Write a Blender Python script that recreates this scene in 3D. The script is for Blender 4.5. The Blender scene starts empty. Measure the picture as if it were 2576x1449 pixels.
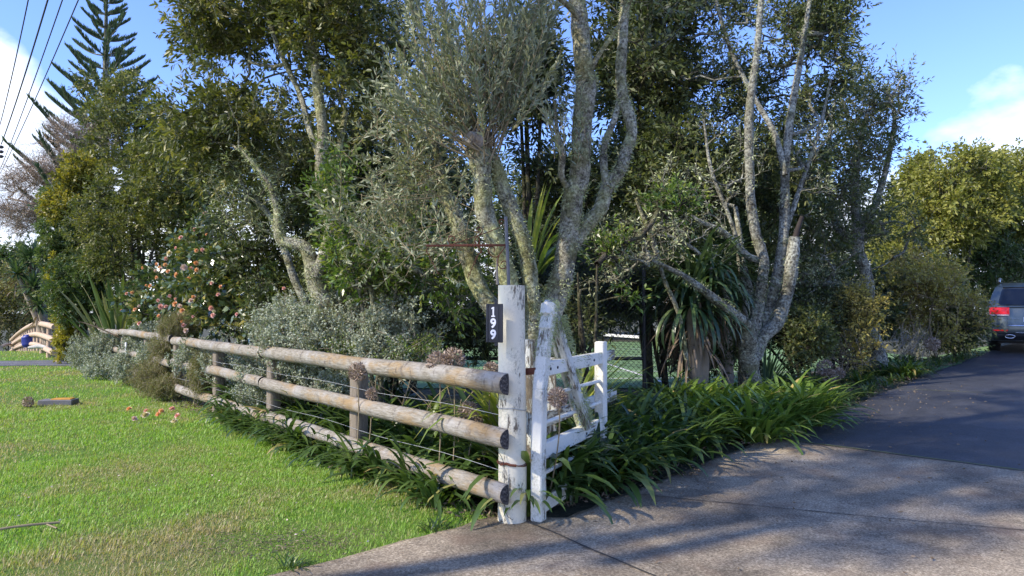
import bpy, math, random
import numpy as np
from mathutils import Vector, noise
RS = np.random.RandomState(7); random.seed(7)
R = math.radians
scene = bpy.context.scene
COL = scene.collection
# ------------------------------------------------------------------ camera
HFOV = R(70); F = 1288/math.tan(HFOV/2); PITCH = math.atan((775-724.5)/F); CH = 1.55
cam_d = bpy.data.cameras.new("Camera"); cam = bpy.data.objects.new("Camera", cam_d); COL.objects.link(cam)
cam_d.sensor_width = 36; cam_d.lens = 18/math.tan(HFOV/2); cam_d.clip_end = 3000; cam_d.clip_start = .05
cam.location = (0, 0, CH); cam.rotation_euler = (math.pi/2+PITCH, 0, 0)
scene.camera = cam
# ------------------------------------------------------------------ light
SUN_ELEV = 37; SUN_DIR = (0.93, 0.46)          # horizontal travel direction of the light
w = bpy.data.worlds.new("World"); scene.world = w; w.use_nodes = True
nt = w.node_tree; nt.nodes.clear()
def N(nt, t, **k):
    n = nt.nodes.new(t)
    for a, b in k.items(): setattr(n, a, b)
    return n
def L(nt, a, b): nt.links.new(a, b)
def mth(nt, op, a, b=None, c=None, clamp=False):
    n = nt.nodes.new('ShaderNodeMath'); n.operation = op; n.use_clamp = clamp
    for i, v in enumerate((a, b, c)):
        if v is None: continue
        if isinstance(v, (int, float)): n.inputs[i].default_value = v
        else: nt.links.new(v, n.inputs[i])
    return n.outputs[0]
sky = N(nt, 'ShaderNodeTexSky', sky_type='NISHITA', sun_disc=False)
sky.sun_elevation = R(SUN_ELEV); sky.sun_rotation = math.atan2(-SUN_DIR[0], -SUN_DIR[1]); sky.air_density = 1.0; sky.dust_density = .3; sky.ozone_density = 2.2
bg = N(nt, 'ShaderNodeBackground'); bg.inputs[1].default_value = .15
tint = N(nt, 'ShaderNodeMix', data_type='RGBA', blend_type='MULTIPLY'); tint.inputs[0].default_value = 1; tint.inputs[7].default_value = (.62, .70, 1.04, 1)
L(nt, sky.outputs[0], tint.inputs[6]); L(nt, tint.outputs[2], bg.inputs[0])
tc = N(nt, 'ShaderNodeTexCoord'); sx = N(nt, 'ShaderNodeSeparateXYZ'); L(nt, tc.outputs['Generated'], sx.inputs[0])
az = mth(nt, 'ARCTAN2', sx.outputs[0], sx.outputs[1])
def bump_at(a0, wd):
    d = mth(nt, 'DIVIDE', mth(nt, 'SUBTRACT', az, a0), wd)
    return mth(nt, 'POWER', 2.718, mth(nt, 'MULTIPLY', mth(nt, 'MULTIPLY', d, d), -1))
T = mth(nt, 'ADD', .165, mth(nt, 'MULTIPLY', bump_at(-.67, .14), .19))
T = mth(nt, 'ADD', T, mth(nt, 'MULTIPLY', bump_at(.66, .17), .065))
mp = N(nt, 'ShaderNodeMapping'); mp.inputs['Scale'].default_value = (5, 5, 9); L(nt, tc.outputs['Generated'], mp.inputs[0])
nz = N(nt, 'ShaderNodeTexNoise'); nz.inputs['Scale'].default_value = 1.3; nz.inputs['Detail'].default_value = 7; nz.inputs['Roughness'].default_value = .52
L(nt, mp.outputs[0], nz.inputs[0])
T = mth(nt, 'ADD', T, mth(nt, 'MULTIPLY', mth(nt, 'SUBTRACT', nz.outputs[0], .5), .22))
m = mth(nt, 'DIVIDE', mth(nt, 'SUBTRACT', T, sx.outputs[2]), .05, clamp=True)
m = mth(nt, 'MULTIPLY', m, .93)
cr = N(nt, 'ShaderNodeValToRGB'); cr.color_ramp.elements[0].position = .35; cr.color_ramp.elements[1].position = .62
cr.color_ramp.elements[0].color = (.62, .70, .86, 1); cr.color_ramp.elements[1].color = (.93, .95, 1, 1)
nz2 = N(nt, 'ShaderNodeTexNoise'); nz2.inputs['Scale'].default_value = .9; nz2.inputs['Detail'].default_value = 5; L(nt, mp.outputs[0], nz2.inputs[0]); L(nt, nz2.outputs[0], cr.inputs[0])
bg2 = N(nt, 'ShaderNodeBackground'); bg2.inputs[1].default_value = .86; L(nt, cr.outputs[0], bg2.inputs[0])
mx = N(nt, 'ShaderNodeMixShader'); L(nt, m, mx.inputs[0]); L(nt, bg.outputs[0], mx.inputs[1]); L(nt, bg2.outputs[0], mx.inputs[2])
wo = N(nt, 'ShaderNodeOutputWorld'); L(nt, mx.outputs[0], wo.inputs[0])
sd = bpy.data.lights.new("Sun", 'SUN'); sd.energy = 2.7; sd.angle = R(1.0); sd.color = (1, .91, .76)
so = bpy.data.objects.new("Sun", sd); COL.objects.link(so)
h = math.hypot(*SUN_DIR)
so.rotation_euler = Vector((SUN_DIR[0]/h*math.cos(R(SUN_ELEV)), SUN_DIR[1]/h*math.cos(R(SUN_ELEV)), -math.sin(R(SUN_ELEV)))).to_track_quat('-Z', 'Y').to_euler()
scene.view_settings.view_transform = 'Standard'; scene.view_settings.look = 'None'; scene.view_settings.gamma = 1
scene.view_settings.exposure = 1.18
scene.cycles.max_bounces = 6; scene.cycles.transparent_max_bounces = 4; scene.cycles.transmission_bounces = 3; scene.cycles.diffuse_bounces = 5

# ------------------------------------------------------------------ helpers
def P(px, py, d):
    """point seen at (px,py) of the 2576x1449 picture, d metres ahead"""
    x = (px-1288)/F; y = -(py-724.5)/F
    cy, sy = math.cos(PITCH), math.sin(PITCH)
    wy = cy - y*sy; wz = sy + y*cy
    return np.array((x/wy*d, d, CH + wz/wy*d))
def PM(d): return F/d                        # picture px per metre at depth d
E0 = np.array((.33, 5.3)); G = np.array((.673, .74)); RN = np.array((.74, -.673))
PO = np.array((-.07, 5.33)); FD = np.array((-.62, .785)); FN = np.array((.785, .62))
def sstep(x, a, b):
    t = np.clip((x-a)/(b-a), 0, 1); return t*t*(3-2*t)
def H(x, y):
    x = np.asarray(x, float); y = np.asarray(y, float)
    r = (x-E0[0])*RN[0]+(y-E0[1])*RN[1]
    z = .04*np.clip(y-5.3, 0, 24)*sstep(r, -2.6, -.1)
    z = z - .067*np.clip(y-26, 0, 40)*sstep(-x, 3, 9)
    return z
def thing(name, label, cat, loc=(0, 0, 0), rotz=0, group=None):
    o = bpy.data.objects.new(name, None); COL.objects.link(o); o.empty_display_size = .1
    o.location = [float(v) for v in loc]; o.rotation_euler = (0, 0, rotz); o['label'] = label; o['category'] = cat
    if group: o['group'] = group
    return o
def tag(o, label=None, cat=None, group=None, kind=None):
    if label: o['label'] = label
    if cat: o['category'] = cat
    if group: o['group'] = group
    if kind: o['kind'] = kind
    return o
OFF = {}
class MB:
    def __init__(s): s.V = []; s.F = []; s.M = []; s.A = []; s.T = []; s.n = 0
    def add(s, V, Fq, mi=0, rnd=0., tcv=None):
        V = np.asarray(V, float).reshape(-1, 3); Fq = np.asarray(Fq, int)
        if not len(V): return
        s.V.append(V); s.F.append(Fq+s.n); s.M.append(np.full(len(Fq), mi)); s.n += len(V)
        a = np.asarray(rnd, float); s.A.append(np.full(len(V), float(a)) if a.ndim == 0 else a)
        s.T.append(V if tcv is None else np.asarray(tcv, float))
    def build(s, name, mats, parent=None, smooth=True, loc=None):
        me = bpy.data.meshes.new(name)
        if not isinstance(mats, (list, tuple)): mats = [mats]
        for m in mats: me.materials.append(m)
        if s.n:
            V = np.concatenate(s.V)
            off = np.array(parent.location) if parent is not None and loc is None else (np.array(loc, float) if loc is not None else np.zeros(3))
            if parent is not None and parent.type == 'MESH' and loc is None: off = OFF[parent.name]
            me.vertices.add(len(V)); me.vertices.foreach_set('co', (V-off).astype(np.float32).ravel())
            cnt = np.concatenate([np.full(len(f), f.shape[1]) for f in s.F])
            li = np.concatenate([f.ravel() for f in s.F])
            me.loops.add(len(li)); me.loops.foreach_set('vertex_index', li.astype(np.int32))
            me.polygons.add(len(cnt)); st = np.concatenate(([0], np.cumsum(cnt)[:-1]))
            me.polygons.foreach_set('loop_start', st.astype(np.int32))
            me.polygons.foreach_set('material_index', np.concatenate(s.M).astype(np.int32))
            me.polygons.foreach_set('use_smooth', np.full(len(cnt), smooth))
            me.update(calc_edges=True)
            a = me.attributes.new('rnd', 'FLOAT', 'POINT'); a.data.foreach_set('value', np.concatenate(s.A).astype(np.float32))
            a = me.attributes.new('tc', 'FLOAT_VECTOR', 'POINT'); a.data.foreach_set('vector', np.concatenate(s.T).astype(np.float32).ravel())
        o = bpy.data.objects.new(name, me); COL.objects.link(o)
        if parent is not None:
            o.parent = parent
            OFF[o.name] = np.array(parent.location) if parent.name not in OFF else OFF[parent.name]
        elif loc is not None: o.location = [float(v) for v in loc]; 
        return o
def nrm(v):
    v = np.asarray(v, float); return v/np.maximum(np.linalg.norm(v, axis=-1, keepdims=True), 1e-9)
def spline(pts, step):
    """Catmull-Rom through rows of pts (any width), resampled at about step"""
    p = np.asarray(pts, float)
    if len(p) < 3:
        n = max(2, int(np.linalg.norm((p[-1]-p[0])[:3])/step)+1)
        return p[0]+(p[-1]-p[0])*np.linspace(0, 1, n)[:, None]
    q = np.vstack([2*p[0]-p[1], p, 2*p[-1]-p[-2]]); out = []
    for i in range(1, len(q)-2):
        n = max(1, int(np.linalg.norm((q[i+1]-q[i])[:3])/step)); t = np.arange(n)[:, None]/n
        out.append(.5*(2*q[i]+(q[i+1]-q[i-1])*t+(2*q[i-1]-5*q[i]+4*q[i+1]-q[i+2])*t**2+(3*q[i]-q[i-1]-3*q[i+1]+q[i+2])*t**3))
    out.append(p[-1:]); return np.vstack(out)
def tube(mb, pts, rad, sides=6, mi=0, cap=False, rough=0., rfreq=6., rnd=0., capmi=None, uvoff=0., flat_=None):
    p = np.asarray(pts, float); n = len(p)
    rad = np.full(n, rad) if np.isscalar(rad) else np.asarray(rad, float)
    t = np.gradient(p, axis=0); t = nrm(t)
    ref = np.array((0, 0, 1.)) if abs(t[0][2]) < .9 else np.array((1., 0, 0))
    u = nrm(np.cross(t[0], ref)); U = [u]
    for i in range(1, n):
        u = u - t[i]*np.dot(u, t[i]); u = nrm(u); U.append(u)
    U = np.array(U); W = np.cross(t, U)
    a = np.linspace(0, 2*np.pi, sides, endpoint=False)
    ca, sa = np.cos(a), np.sin(a)
    rr = np.repeat(rad[:, None], sides, 1)
    D = U[:, None, :]*ca[None, :, None]+W[:, None, :]*sa[None, :, None]
    if rough:
        for i in range(n):
            for j in range(sides):
                c = Vector(p[i]+D[i, j]*rad[i])*rfreq
                rr[i, j] *= 1+rough*(noise.noise(c)+.6*noise.noise(c*2.7))
    V = p[:, None, :]+D*rr[:, :, None]
    if flat_ is not None:
        pr = (D*rr[:, :, None])@flat_[0]; V = V-np.maximum(pr, 0)[:, :, None]*flat_[0]*(1-flat_[1])
    s = np.concatenate(([0], np.cumsum(np.linalg.norm(np.diff(p, axis=0), axis=1))))+uvoff
    T_ = np.stack([np.repeat(s[:, None], sides, 1), ca[None, :]*rad.mean()*np.ones((n, 1)), sa[None, :]*rad.mean()*np.ones((n, 1))], -1)
    i = np.arange(n-1)[:, None]*sides; j = np.arange(sides)[None, :]; j2 = (j+1) % sides
    Fq = np.stack([i+j, i+j2, i+sides+j2, i+sides+j], -1).reshape(-1, 4)
    mb.add(V.reshape(-1, 3), Fq, mi, rnd, T_.reshape(-1, 3))
    if cap:
        for k, e in ((0, 0), (n-1, 1)):
            Vc = np.vstack([V[k], p[k][None]+(t[k]*(1 if e else -1)*rad[k]*.04)[None]])
            Fc = [[jj, (jj+1) % sides, sides] if e else [(jj+1) % sides, jj, sides] for jj in range(sides)]
            Tv = np.vstack([np.stack([np.zeros(sides), ca*rad[k], sa*rad[k]], -1), [[0, 0, 0]]])
            mb.add(Vc, Fc, mi if capmi is None else capmi, rnd, Tv)
def beam(mb, a, b, wd, th, up=(0, 0, 1), ch=.006, mi=0, uvoff=0., seg=1, wob=0.):
    """chamfered timber from a to b; wd across, th along up"""
    a = np.asarray(a, float); b = np.asarray(b, float); d = nrm(b-a); up = np.asarray(up, float)
    s = nrm(np.cross(d, up)); u = np.cross(s, d)
    hw, hh = wd/2, th/2
    pr = [(-hw+ch, -hh), (hw-ch, -hh), (hw, -hh+ch), (hw, hh-ch), (hw-ch, hh), (-hw+ch, hh), (-hw, hh-ch), (-hw, -hh+ch)]
    ln = np.linalg.norm(b-a); V = []; T_ = []
    ks = np.linspace(0, 1, seg+1); ks = np.concatenate(([0], [min(.2, ch/ln)], ks[1:-1], [1-min(.2, ch/ln)], [1]))
    for qi, k in enumerate(ks):
        sc = 1 if 0 < qi < len(ks)-1 else .0
        for x, y in pr:
            xx = x-(0 if sc else math.copysign(ch, x)*.9); yy = y-(0 if sc else math.copysign(ch, y)*.9)
            wv = noise.noise(Vector((k*ln*3+uvoff, x*9, y*9)))*wob
            V.append(a+(b-a)*k+s*(xx+wv)+u*(yy+wv)); T_.append((k*ln+uvoff, x, y))
    n = len(ks); Fq = [(i*8+j, i*8+(j+1) % 8, i*8+8+(j+1) % 8, i*8+8+j) for i in range(n-1) for j in range(8)]
    mb.add(V, Fq, mi, 0, T_)
    mb.add(V[:8], [tuple(range(7, -1, -1))], mi, 0, T_[:8]); mb.add(V[-8:], [tuple(range(8))], mi, 0, T_[-8:])
def leaves(mb, pos, dr, ln, wd, rnd=None, fold=.25, simple=False, droop=.0, mi=0, updir=None):
    """leaf blades: pos (n,3) base, dr (n,3) direction, ln, wd arrays or scalars"""
    n = len(pos)
    if n == 0: return
    ln = np.broadcast_to(ln, n).astype(float); wd = np.broadcast_to(wd, n).astype(float)
    dr = nrm(dr); rv = RS.normal(size=(n, 3)) if updir is None else updir+RS.normal(size=(n, 3))*.35
    sdv = nrm(np.cross(dr, rv)); up = np.cross(sdv, dr)
    if rnd is None: rnd = RS.rand(n)
    l = ln[:, None]; w_ = wd[:, None]/2
    tip = pos+dr*l; tip[:, 2] -= droop*ln
    if simple:
        V = np.stack([pos, pos+dr*l*.45-sdv*w_+up*w_*fold, tip, pos+dr*l*.45+sdv*w_+up*w_*fold], 1).reshape(-1, 3)
        Fq = np.arange(n*4).reshape(-1, 4); mb.add(V, Fq, mi, np.repeat(rnd, 4)); return
    a = pos+dr*l*.3; b = pos+dr*l*.68; b[:, 2] -= droop*ln*.4
    V = np.stack([pos, a-sdv*w_+up*w_*fold, b-sdv*w_*.85+up*w_*fold, tip, b+sdv*w_*.85+up*w_*fold, a+sdv*w_+up*w_*fold], 1).reshape(-1, 3)
    i = np.arange(n)[:, None]*6
    Fq = np.concatenate([i+np.array([[0, 3, 2, 1]]), i+np.array([[0, 5, 4, 3]])])
    mb.add(V, Fq, mi, np.repeat(rnd, 6))
def straps(mb, base, az, el0, bend, ln, wd, seg=7, rnd=None, power=1.4, fold=.25, mi=0, twist=0.):
    n = len(base); az = np.broadcast_to(az, n); el0 = np.broadcast_to(el0, n); bend = np.broadcast_to(bend, n)
    ln = np.broadcast_to(ln, n); wd = np.broadcast_to(wd, n)
    if rnd is None: rnd = RS.rand(n)
    hz = np.stack([np.cos(az), np.sin(az), np.zeros(n)], -1); p = np.array(base, float); rows = []
    sd_ = np.stack([-np.sin(az+twist), np.cos(az+twist), np.zeros(n)], -1)
    for k in range(seg+1):
        s = k/seg; e = el0-bend*s**power
        d = hz*np.cos(e)[:, None]+np.array((0, 0, 1.))*np.sin(e)[:, None]
        upv = np.cross(sd_, d); upv = -upv
        w_ = (wd*.5*min(1, .55+1.6*s)*(1 if s < .7 else max(.04, 1-((s-.7)/.3)**2)))[:, None]
        rows.append(np.stack([p-sd_*w_+upv*w_*fold, p, p+sd_*w_+upv*w_*fold], 1))
        p = p+d*(ln/seg)[:, None]
    V = np.stack(rows, 1)                       # n, seg+1, 3, 3
    i = np.arange(n)[:, None, None]*(seg+1)*3+np.arange(seg)[None, :, None]*3+np.arange(2)[None, None, :]
    Fq = np.stack([i, i+1, i+4, i+3], -1).reshape(-1, 4)
    mb.add(V.reshape(-1, 3), Fq, mi, np.repeat(rnd, (seg+1)*3))
# ------------------------------------------------------------------ materials
def newmat(name):
    m = bpy.data.materials.new(name); m.use_nodes = True; nt = m.node_tree; nt.nodes.clear()
    out = N(nt, 'ShaderNodeOutputMaterial'); pb = N(nt, 'ShaderNodeBsdfPrincipled'); L(nt, pb.outputs[0], out.inputs[0])
    return m, nt, pb, out
def ramp(nt, fac, stops, interp='LINEAR'):
    r = N(nt, 'ShaderNodeValToRGB'); r.color_ramp.interpolation = interp
    e = r.color_ramp.elements
    while len(e) < len(stops): e.new(.5)
    for i, (p, c) in enumerate(stops):
        e[i].position = p; e[i].color = (*c, 1) if len(c) == 3 else c
    if fac is not None: L(nt, fac, r.inputs[0])
    return r.outputs[0]
def noisen(nt, vec, scale, detail=4, rough=.6, mapscale=None, dist=0):
    if mapscale is not None:
        mp = N(nt, 'ShaderNodeMapping'); mp.inputs['Scale'].default_value = mapscale; L(nt, vec, mp.inputs[0]); vec = mp.outputs[0]
    n = N(nt, 'ShaderNodeTexNoise'); n.inputs['Scale'].default_value = scale; n.inputs['Detail'].default_value = detail
    n.inputs['Roughness'].default_value = rough; n.inputs['Distortion'].default_value = dist
    L(nt, vec, n.inputs['Vector']); return n.outputs[0]
def noisen_c(nt, vec, scale):
    n = N(nt, 'ShaderNodeTexNoise'); n.inputs['Scale'].default_value = scale; n.inputs['Detail'].default_value = 3; L(nt, vec, n.inputs['Vector']); return n.outputs[1]
def mix(nt, fac, a, b, mode='MIX'):
    n = N(nt, 'ShaderNodeMix', data_type='RGBA', blend_type=mode)
    for i, v in ((0, fac), (6, a), (7, b)):
        if isinstance(v, (int, float)): n.inputs[i].default_value = v
        elif isinstance(v, tuple): n.inputs[i].default_value = (*v, 1) if len(v) == 3 else v
        else: L(nt, v, n.inputs[i])
    return n.outputs[2]
def attr(nt, name):
    n = N(nt, 'ShaderNodeAttribute'); n.attribute_name = name; return n
def bumpn(nt, pb, h, strength=.5, dist=.02):
    b = N(nt, 'ShaderNodeBump'); b.inputs['Strength'].default_value = strength; b.inputs['Distance'].default_value = dist
    L(nt, h, b.inputs['Height']); L(nt, b.outputs[0], pb.inputs['Normal'])
def leafmat(name, cols, rough=.45, trans=.28, spec=.5, tgain=1.6, gain=1.25):
    cols = [tuple(min(.9, v*gain) for v in q) for q in cols]
    m, nt, pb, out = newmat(name)
    a = attr(nt, 'rnd'); c = ramp(nt, a.outputs['Fac'], [(i/(len(cols)-1), q) for i, q in enumerate(cols)])
    L(nt, c, pb.inputs['Base Color']); pb.inputs['Roughness'].default_value = rough; pb.inputs['Specular IOR Level'].default_value = spec
    if trans:
        tr = N(nt, 'ShaderNodeBsdfTranslucent')
        tcx = mix(nt, 1., c, (tgain, tgain*1.05, tgain*.45), 'MULTIPLY'); L(nt, tcx, tr.inputs[0])
        ms = N(nt, 'ShaderNodeMixShader'); ms.inputs[0].default_value = trans
        L(nt, pb.outputs[0], ms.inputs[1]); L(nt, tr.outputs[0], ms.inputs[2]); L(nt, ms.outputs[0], out.inputs[0])
    return m
def flat(name, col, rough=.5, metal=0., spec=.5):
    m, nt, pb, out = newmat(name)
    o = N(nt, 'ShaderNodeTexCoord'); n = noisen(nt, o.outputs['Object'], 9, 4)
    c = mix(nt, 1., ramp(nt, n, [(.3, (.82,)*3), (.7, (1.12,)*3)]), col, 'MULTIPLY')
    L(nt, c, pb.inputs['Base Color']); pb.inputs['Roughness'].default_value = rough; pb.inputs['Metallic'].default_value = metal
    pb.inputs['Specular IOR Level'].default_value = spec
    return m
def lichenbark(name, pale=(.40, .41, .34), dark=(.07, .06, .05), green=(.25, .28, .13), cover=.5, scale=1.):
    m, nt, pb, out = newmat(name); o = N(nt, 'ShaderNodeTexCoord').outputs['Object']
    n1 = noisen(nt, o, 42*scale, 5, .7); n2 = noisen(nt, o, 5*scale, 3); n3 = noisen(nt, o, 14*scale, 4, .7)
    c = ramp(nt, n1, [(.34, dark), (.47, tuple(.5*(a+b) for a, b in zip(pale, dark))), (.56, pale), (.72, tuple(min(1, x*1.35) for x in pale))])
    g = ramp(nt, n2, [(cover-.02, (0, 0, 0)), (cover+.14, (1, 1, 1))])
    c = mix(nt, mth(nt, 'MULTIPLY', g, .6), c, mix(nt, n1, tuple(x*.4 for x in green), tuple(x*1.5 for x in green)))
    vo = N(nt, 'ShaderNodeTexVoronoi'); vo.inputs['Scale'].default_value = 17*scale; L(nt, mix(nt, .12, o, noisen_c(nt, o, 9)), vo.inputs['Vector'])
    pt = ramp(nt, vo.outputs['Distance'], [(.25, (1.4, 1.38, 1.3)), (.42, (.78, .74, .68))]); c = mix(nt, ramp(nt, n2, [(.4, (.25,)*3), (.6, (.9,)*3)]), c, mix(nt, 1., c, pt, 'MULTIPLY'))
    d = ramp(nt, n3, [(.32, (.35, .35, .35)), (.45, (1, 1, 1))]); c = mix(nt, 1., c, d, 'MULTIPLY'); c = mix(nt, 1., c, ramp(nt, noisen(nt, o, 2.6, 5, .7, dist=.8), [(.36, (.48, .45, .42)), (.6, (1.08,)*3)]), 'MULTIPLY')
    L(nt, c, pb.inputs['Base Color']); pb.inputs['Roughness'].default_value = .95; pb.inputs['Specular IOR Level'].default_value = .1
    bumpn(nt, pb, mth(nt, 'ADD', n1, n3), .9, .03); return m
M = {}
M['bark_pale'] = lichenbark('lichen bark pale', (.56, .55, .43), dark=(.10, .09, .07), green=(.38, .40, .17), cover=.47)
M['bark_olive'] = lichenbark('lichen bark green', (.50, .50, .36), dark=(.09, .08, .06), green=(.38, .40, .15), cover=.44)
M['bark_white'] = lichenbark('lichen bark white', (.48, .49, .41), dark=(.08, .07, .06), green=(.34, .36, .22), cover=.55, scale=.7)
M['twig'] = lichenbark('twig bark', (.34, .34, .27), dark=(.09, .08, .06), scale=.6)
M['twig_dark'] = lichenbark('dark twig bark', (.14, .13, .10), dark=(.035, .03, .025), scale=.6)
M['twig_brown'] = flat('willow twig', (.30, .23, .17), .9, spec=.1)
M['dead'] = flat('dead wood', (.36, .30, .23), .9, spec=.1)
M['lf_left'] = leafmat('leaf mid green', [(.045, .055, .014), (.085, .10, .025), (.13, .14, .035), (.22, .20, .06)])
M['lf_hedge'] = leafmat('leaf hedge', [(.035, .06, .02), (.06, .10, .03), (.09, .13, .045), (.14, .16, .06)])
M['lf_gold'] = leafmat('leaf golden', [(.16, .16, .03), (.28, .25, .03), (.38, .32, .04), (.22, .23, .05)])
M['lf_goldgreen'] = leafmat('leaf gold green', [(.09, .10, .025), (.18, .17, .03), (.34, .28, .04), (.12, .14, .035)])
M['lf_camellia'] = leafmat('leaf camellia', [(.04, .065, .02), (.07, .105, .03), (.12, .155, .05), (.30, .26, .07)], rough=.2, trans=.15, spec=1.)
M['lf_gloss'] = leafmat('leaf glossy shrub', [(.035, .07, .012), (.07, .12, .02), (.12, .18, .03), (.22, .24, .05)], rough=.33)
M['lf_olive'] = leafmat('leaf olive', [(.10, .12, .07), (.16, .18, .11), (.24, .26, .17), (.33, .34, .18)], rough=.5, trans=.2, tgain=1.3)
M['lf_dark'] = leafmat('leaf dark', [(.026, .035, .016), (.045, .06, .024), (.075, .095, .032), (.13, .145, .045)], trans=.25)
M['lf_right'] = leafmat('leaf dark green fine', [(.038, .052, .022), (.065, .085, .032), (.10, .125, .04), (.16, .17, .055)])
M['lf_yg'] = leafmat('leaf yellow green', [(.10, .12, .025), (.19, .20, .04), (.28, .27, .06), (.13, .14, .03)])
M['lf_brown'] = leafmat('leaf brown yellow', [(.17, .14, .05), (.27, .23, .07), (.38, .31, .08), (.20, .20, .06)])
M['lf_silver'] = leafmat('leaf silver', [(.17, .19, .12), (.27, .30, .22), (.38, .41, .33), (.19, .21, .11)], rough=.8, trans=.18, tgain=1.2)
M['lf_heath'] = leafmat('leaf heath', [(.10, .085, .035), (.17, .15, .06), (.14, .16, .05), (.24, .20, .10)], rough=.7)
M['aga'] = leafmat('agapanthus leaf', [(.028, .05, .018), (.045, .08, .022), (.07, .12, .03), (.12, .17, .04), (.34, .26, .10)], rough=.3, trans=.28)
M['aga_bright'] = leafmat('bright strap leaf', [(.055, .10, .02), (.09, .15, .028), (.14, .21, .04), (.22, .27, .07), (.42, .34, .12)], rough=.3, trans=.28)
M['flax'] = leafmat('flax leaf', [(.04, .07, .02), (.07, .11, .03), (.12, .15, .05), (.24, .22, .12)], rough=.4)
M['flax_y'] = leafmat('yellow flax leaf', [(.12, .17, .03), (.20, .24, .04), (.32, .32, .07), (.16, .22, .03)], rough=.4)
M['cord'] = leafmat('cordyline leaf', [(.02, .04, .02), (.04, .075, .032), (.065, .11, .045), (.11, .15, .06)], rough=.3, trans=.2)
M['cord_dead'] = leafmat('dead strap leaf', [(.09, .065, .04), (.15, .11, .07), (.22, .17, .12), (.12, .08, .05)], rough=.8, trans=.1)
M['seed'] = leafmat('dry seed head', [(.16, .11, .08), (.28, .21, .16), (.42, .34, .27), (.22, .15, .11)], rough=.9, trans=.05)
M['stalk'] = flat('dry stalk', (.30, .24, .15), .9, spec=.1)
M['pine'] = leafmat('conifer cord', [(.05, .085, .055), (.08, .125, .075), (.12, .17, .09), (.17, .20, .10)], trans=.2)
M['lichen'] = leafmat('lichen tuft', [(.22, .25, .14), (.33, .36, .20), (.42, .45, .26), (.28, .33, .10)], rough=.95, trans=.15, tgain=1.1)
# ================================================================== ground
def grid_sheet(name, fx, U, Vv, z, mats, skirt=0):
    """fx(u,v)->x,y ; sheet following the terrain"""
    uu, vv = np.meshgrid(U, Vv, indexing='ij'); x, y = fx(uu, vv); zz = H(x, y)+z
    V = np.stack([x, y, zz], -1); T_ = np.stack([uu, vv, np.zeros_like(uu)], -1)
    if skirt:
        V[:, 0, 2] -= skirt; V[:, 0, :2] = V[:, 1, :2]; V[0, :, 2] -= 0
    nu, nv = len(U), len(Vv); i = np.arange(nu-1)[:, None]*nv; j = np.arange(nv-1)[None, :]
    Fq = np.stack([i+j, i+nv+j, i+nv+j+1, i+j+1], -1).reshape(-1, 4)
    mb = MB(); mb.add(V.reshape(-1, 3), Fq, 0, 0, T_.reshape(-1, 3))
    o = mb.build(name, mats, smooth=not skirt or True); o['kind'] = 'structure'; return o
def stretch(a, b, near, n):
    t = np.linspace(-1, 1, n); return near+np.where(t < 0, (near-a)*-np.abs(t)**2.5, (b-near)*np.abs(t)**2.5)
m, nt, pb, out = newmat('soil'); o = N(nt, 'ShaderNodeTexCoord').outputs['Object']
n1 = noisen(nt, o, 26, 6, .7); n2 = noisen(nt, o, 2.2, 4)
c = mix(nt, n2, ramp(nt, n1, [(.3, (.035, .026, .018)), (.55, (.10, .075, .05)), (.75, (.22, .17, .12))]), ramp(nt, n1, [(.3, (.02, .03, .012)), (.7, (.07, .10, .03))]))
L(nt, c, pb.inputs['Base Color']); pb.inputs['Roughness'].default_value = 1; bumpn(nt, pb, n1, .8, .03); M['soil'] = m
m, nt, pb, out = newmat('lawn'); o = N(nt, 'ShaderNodeTexCoord').outputs['Object']
n1 = noisen(nt, o, 60, 5, .7); n2 = noisen(nt, o, .55, 5, .62); n3 = noisen(nt, o, 9, 4)
c = ramp(nt, n1, [(.3, (.07, .14, .018)), (.55, (.13, .25, .03)), (.75, (.22, .34, .05))])
c = mix(nt, ramp(nt, n2, [(.44, (0,)*3), (.62, (.75,)*3)]), c, ramp(nt, n1, [(.3, (.12, .12, .04)), (.7, (.30, .31, .11))]))
L(nt, c, pb.inputs['Base Color']); pb.inputs['Roughness'].default_value = .9; pb.inputs['Specular IOR Level'].default_value = .2; bumpn(nt, pb, mth(nt, 'ADD', n1, n3), .9, .03); M['lawn'] = m
# far and near ground
gx = stretch(-400, 400, 0, 81); gy = stretch(-60, 800, 8, 91)
mb = None
g = grid_sheet('ground', lambda u, v: (u, v), gx, gy, -.03, M['soil'])
# lawn to the left of the fence
def lawn_xy(u, v): return PO[0]+FD[0]*u-FN[0]*v, PO[1]+FD[1]*u-FN[1]*v
grid_sheet('lawn', lawn_xy, np.concatenate([np.arange(-9, 22, .5), np.arange(22, 70, 2)]), np.concatenate([[.02], np.arange(.1, 14, .4), np.arange(14, 90, 2)]), 0.0, M['lawn'])
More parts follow.
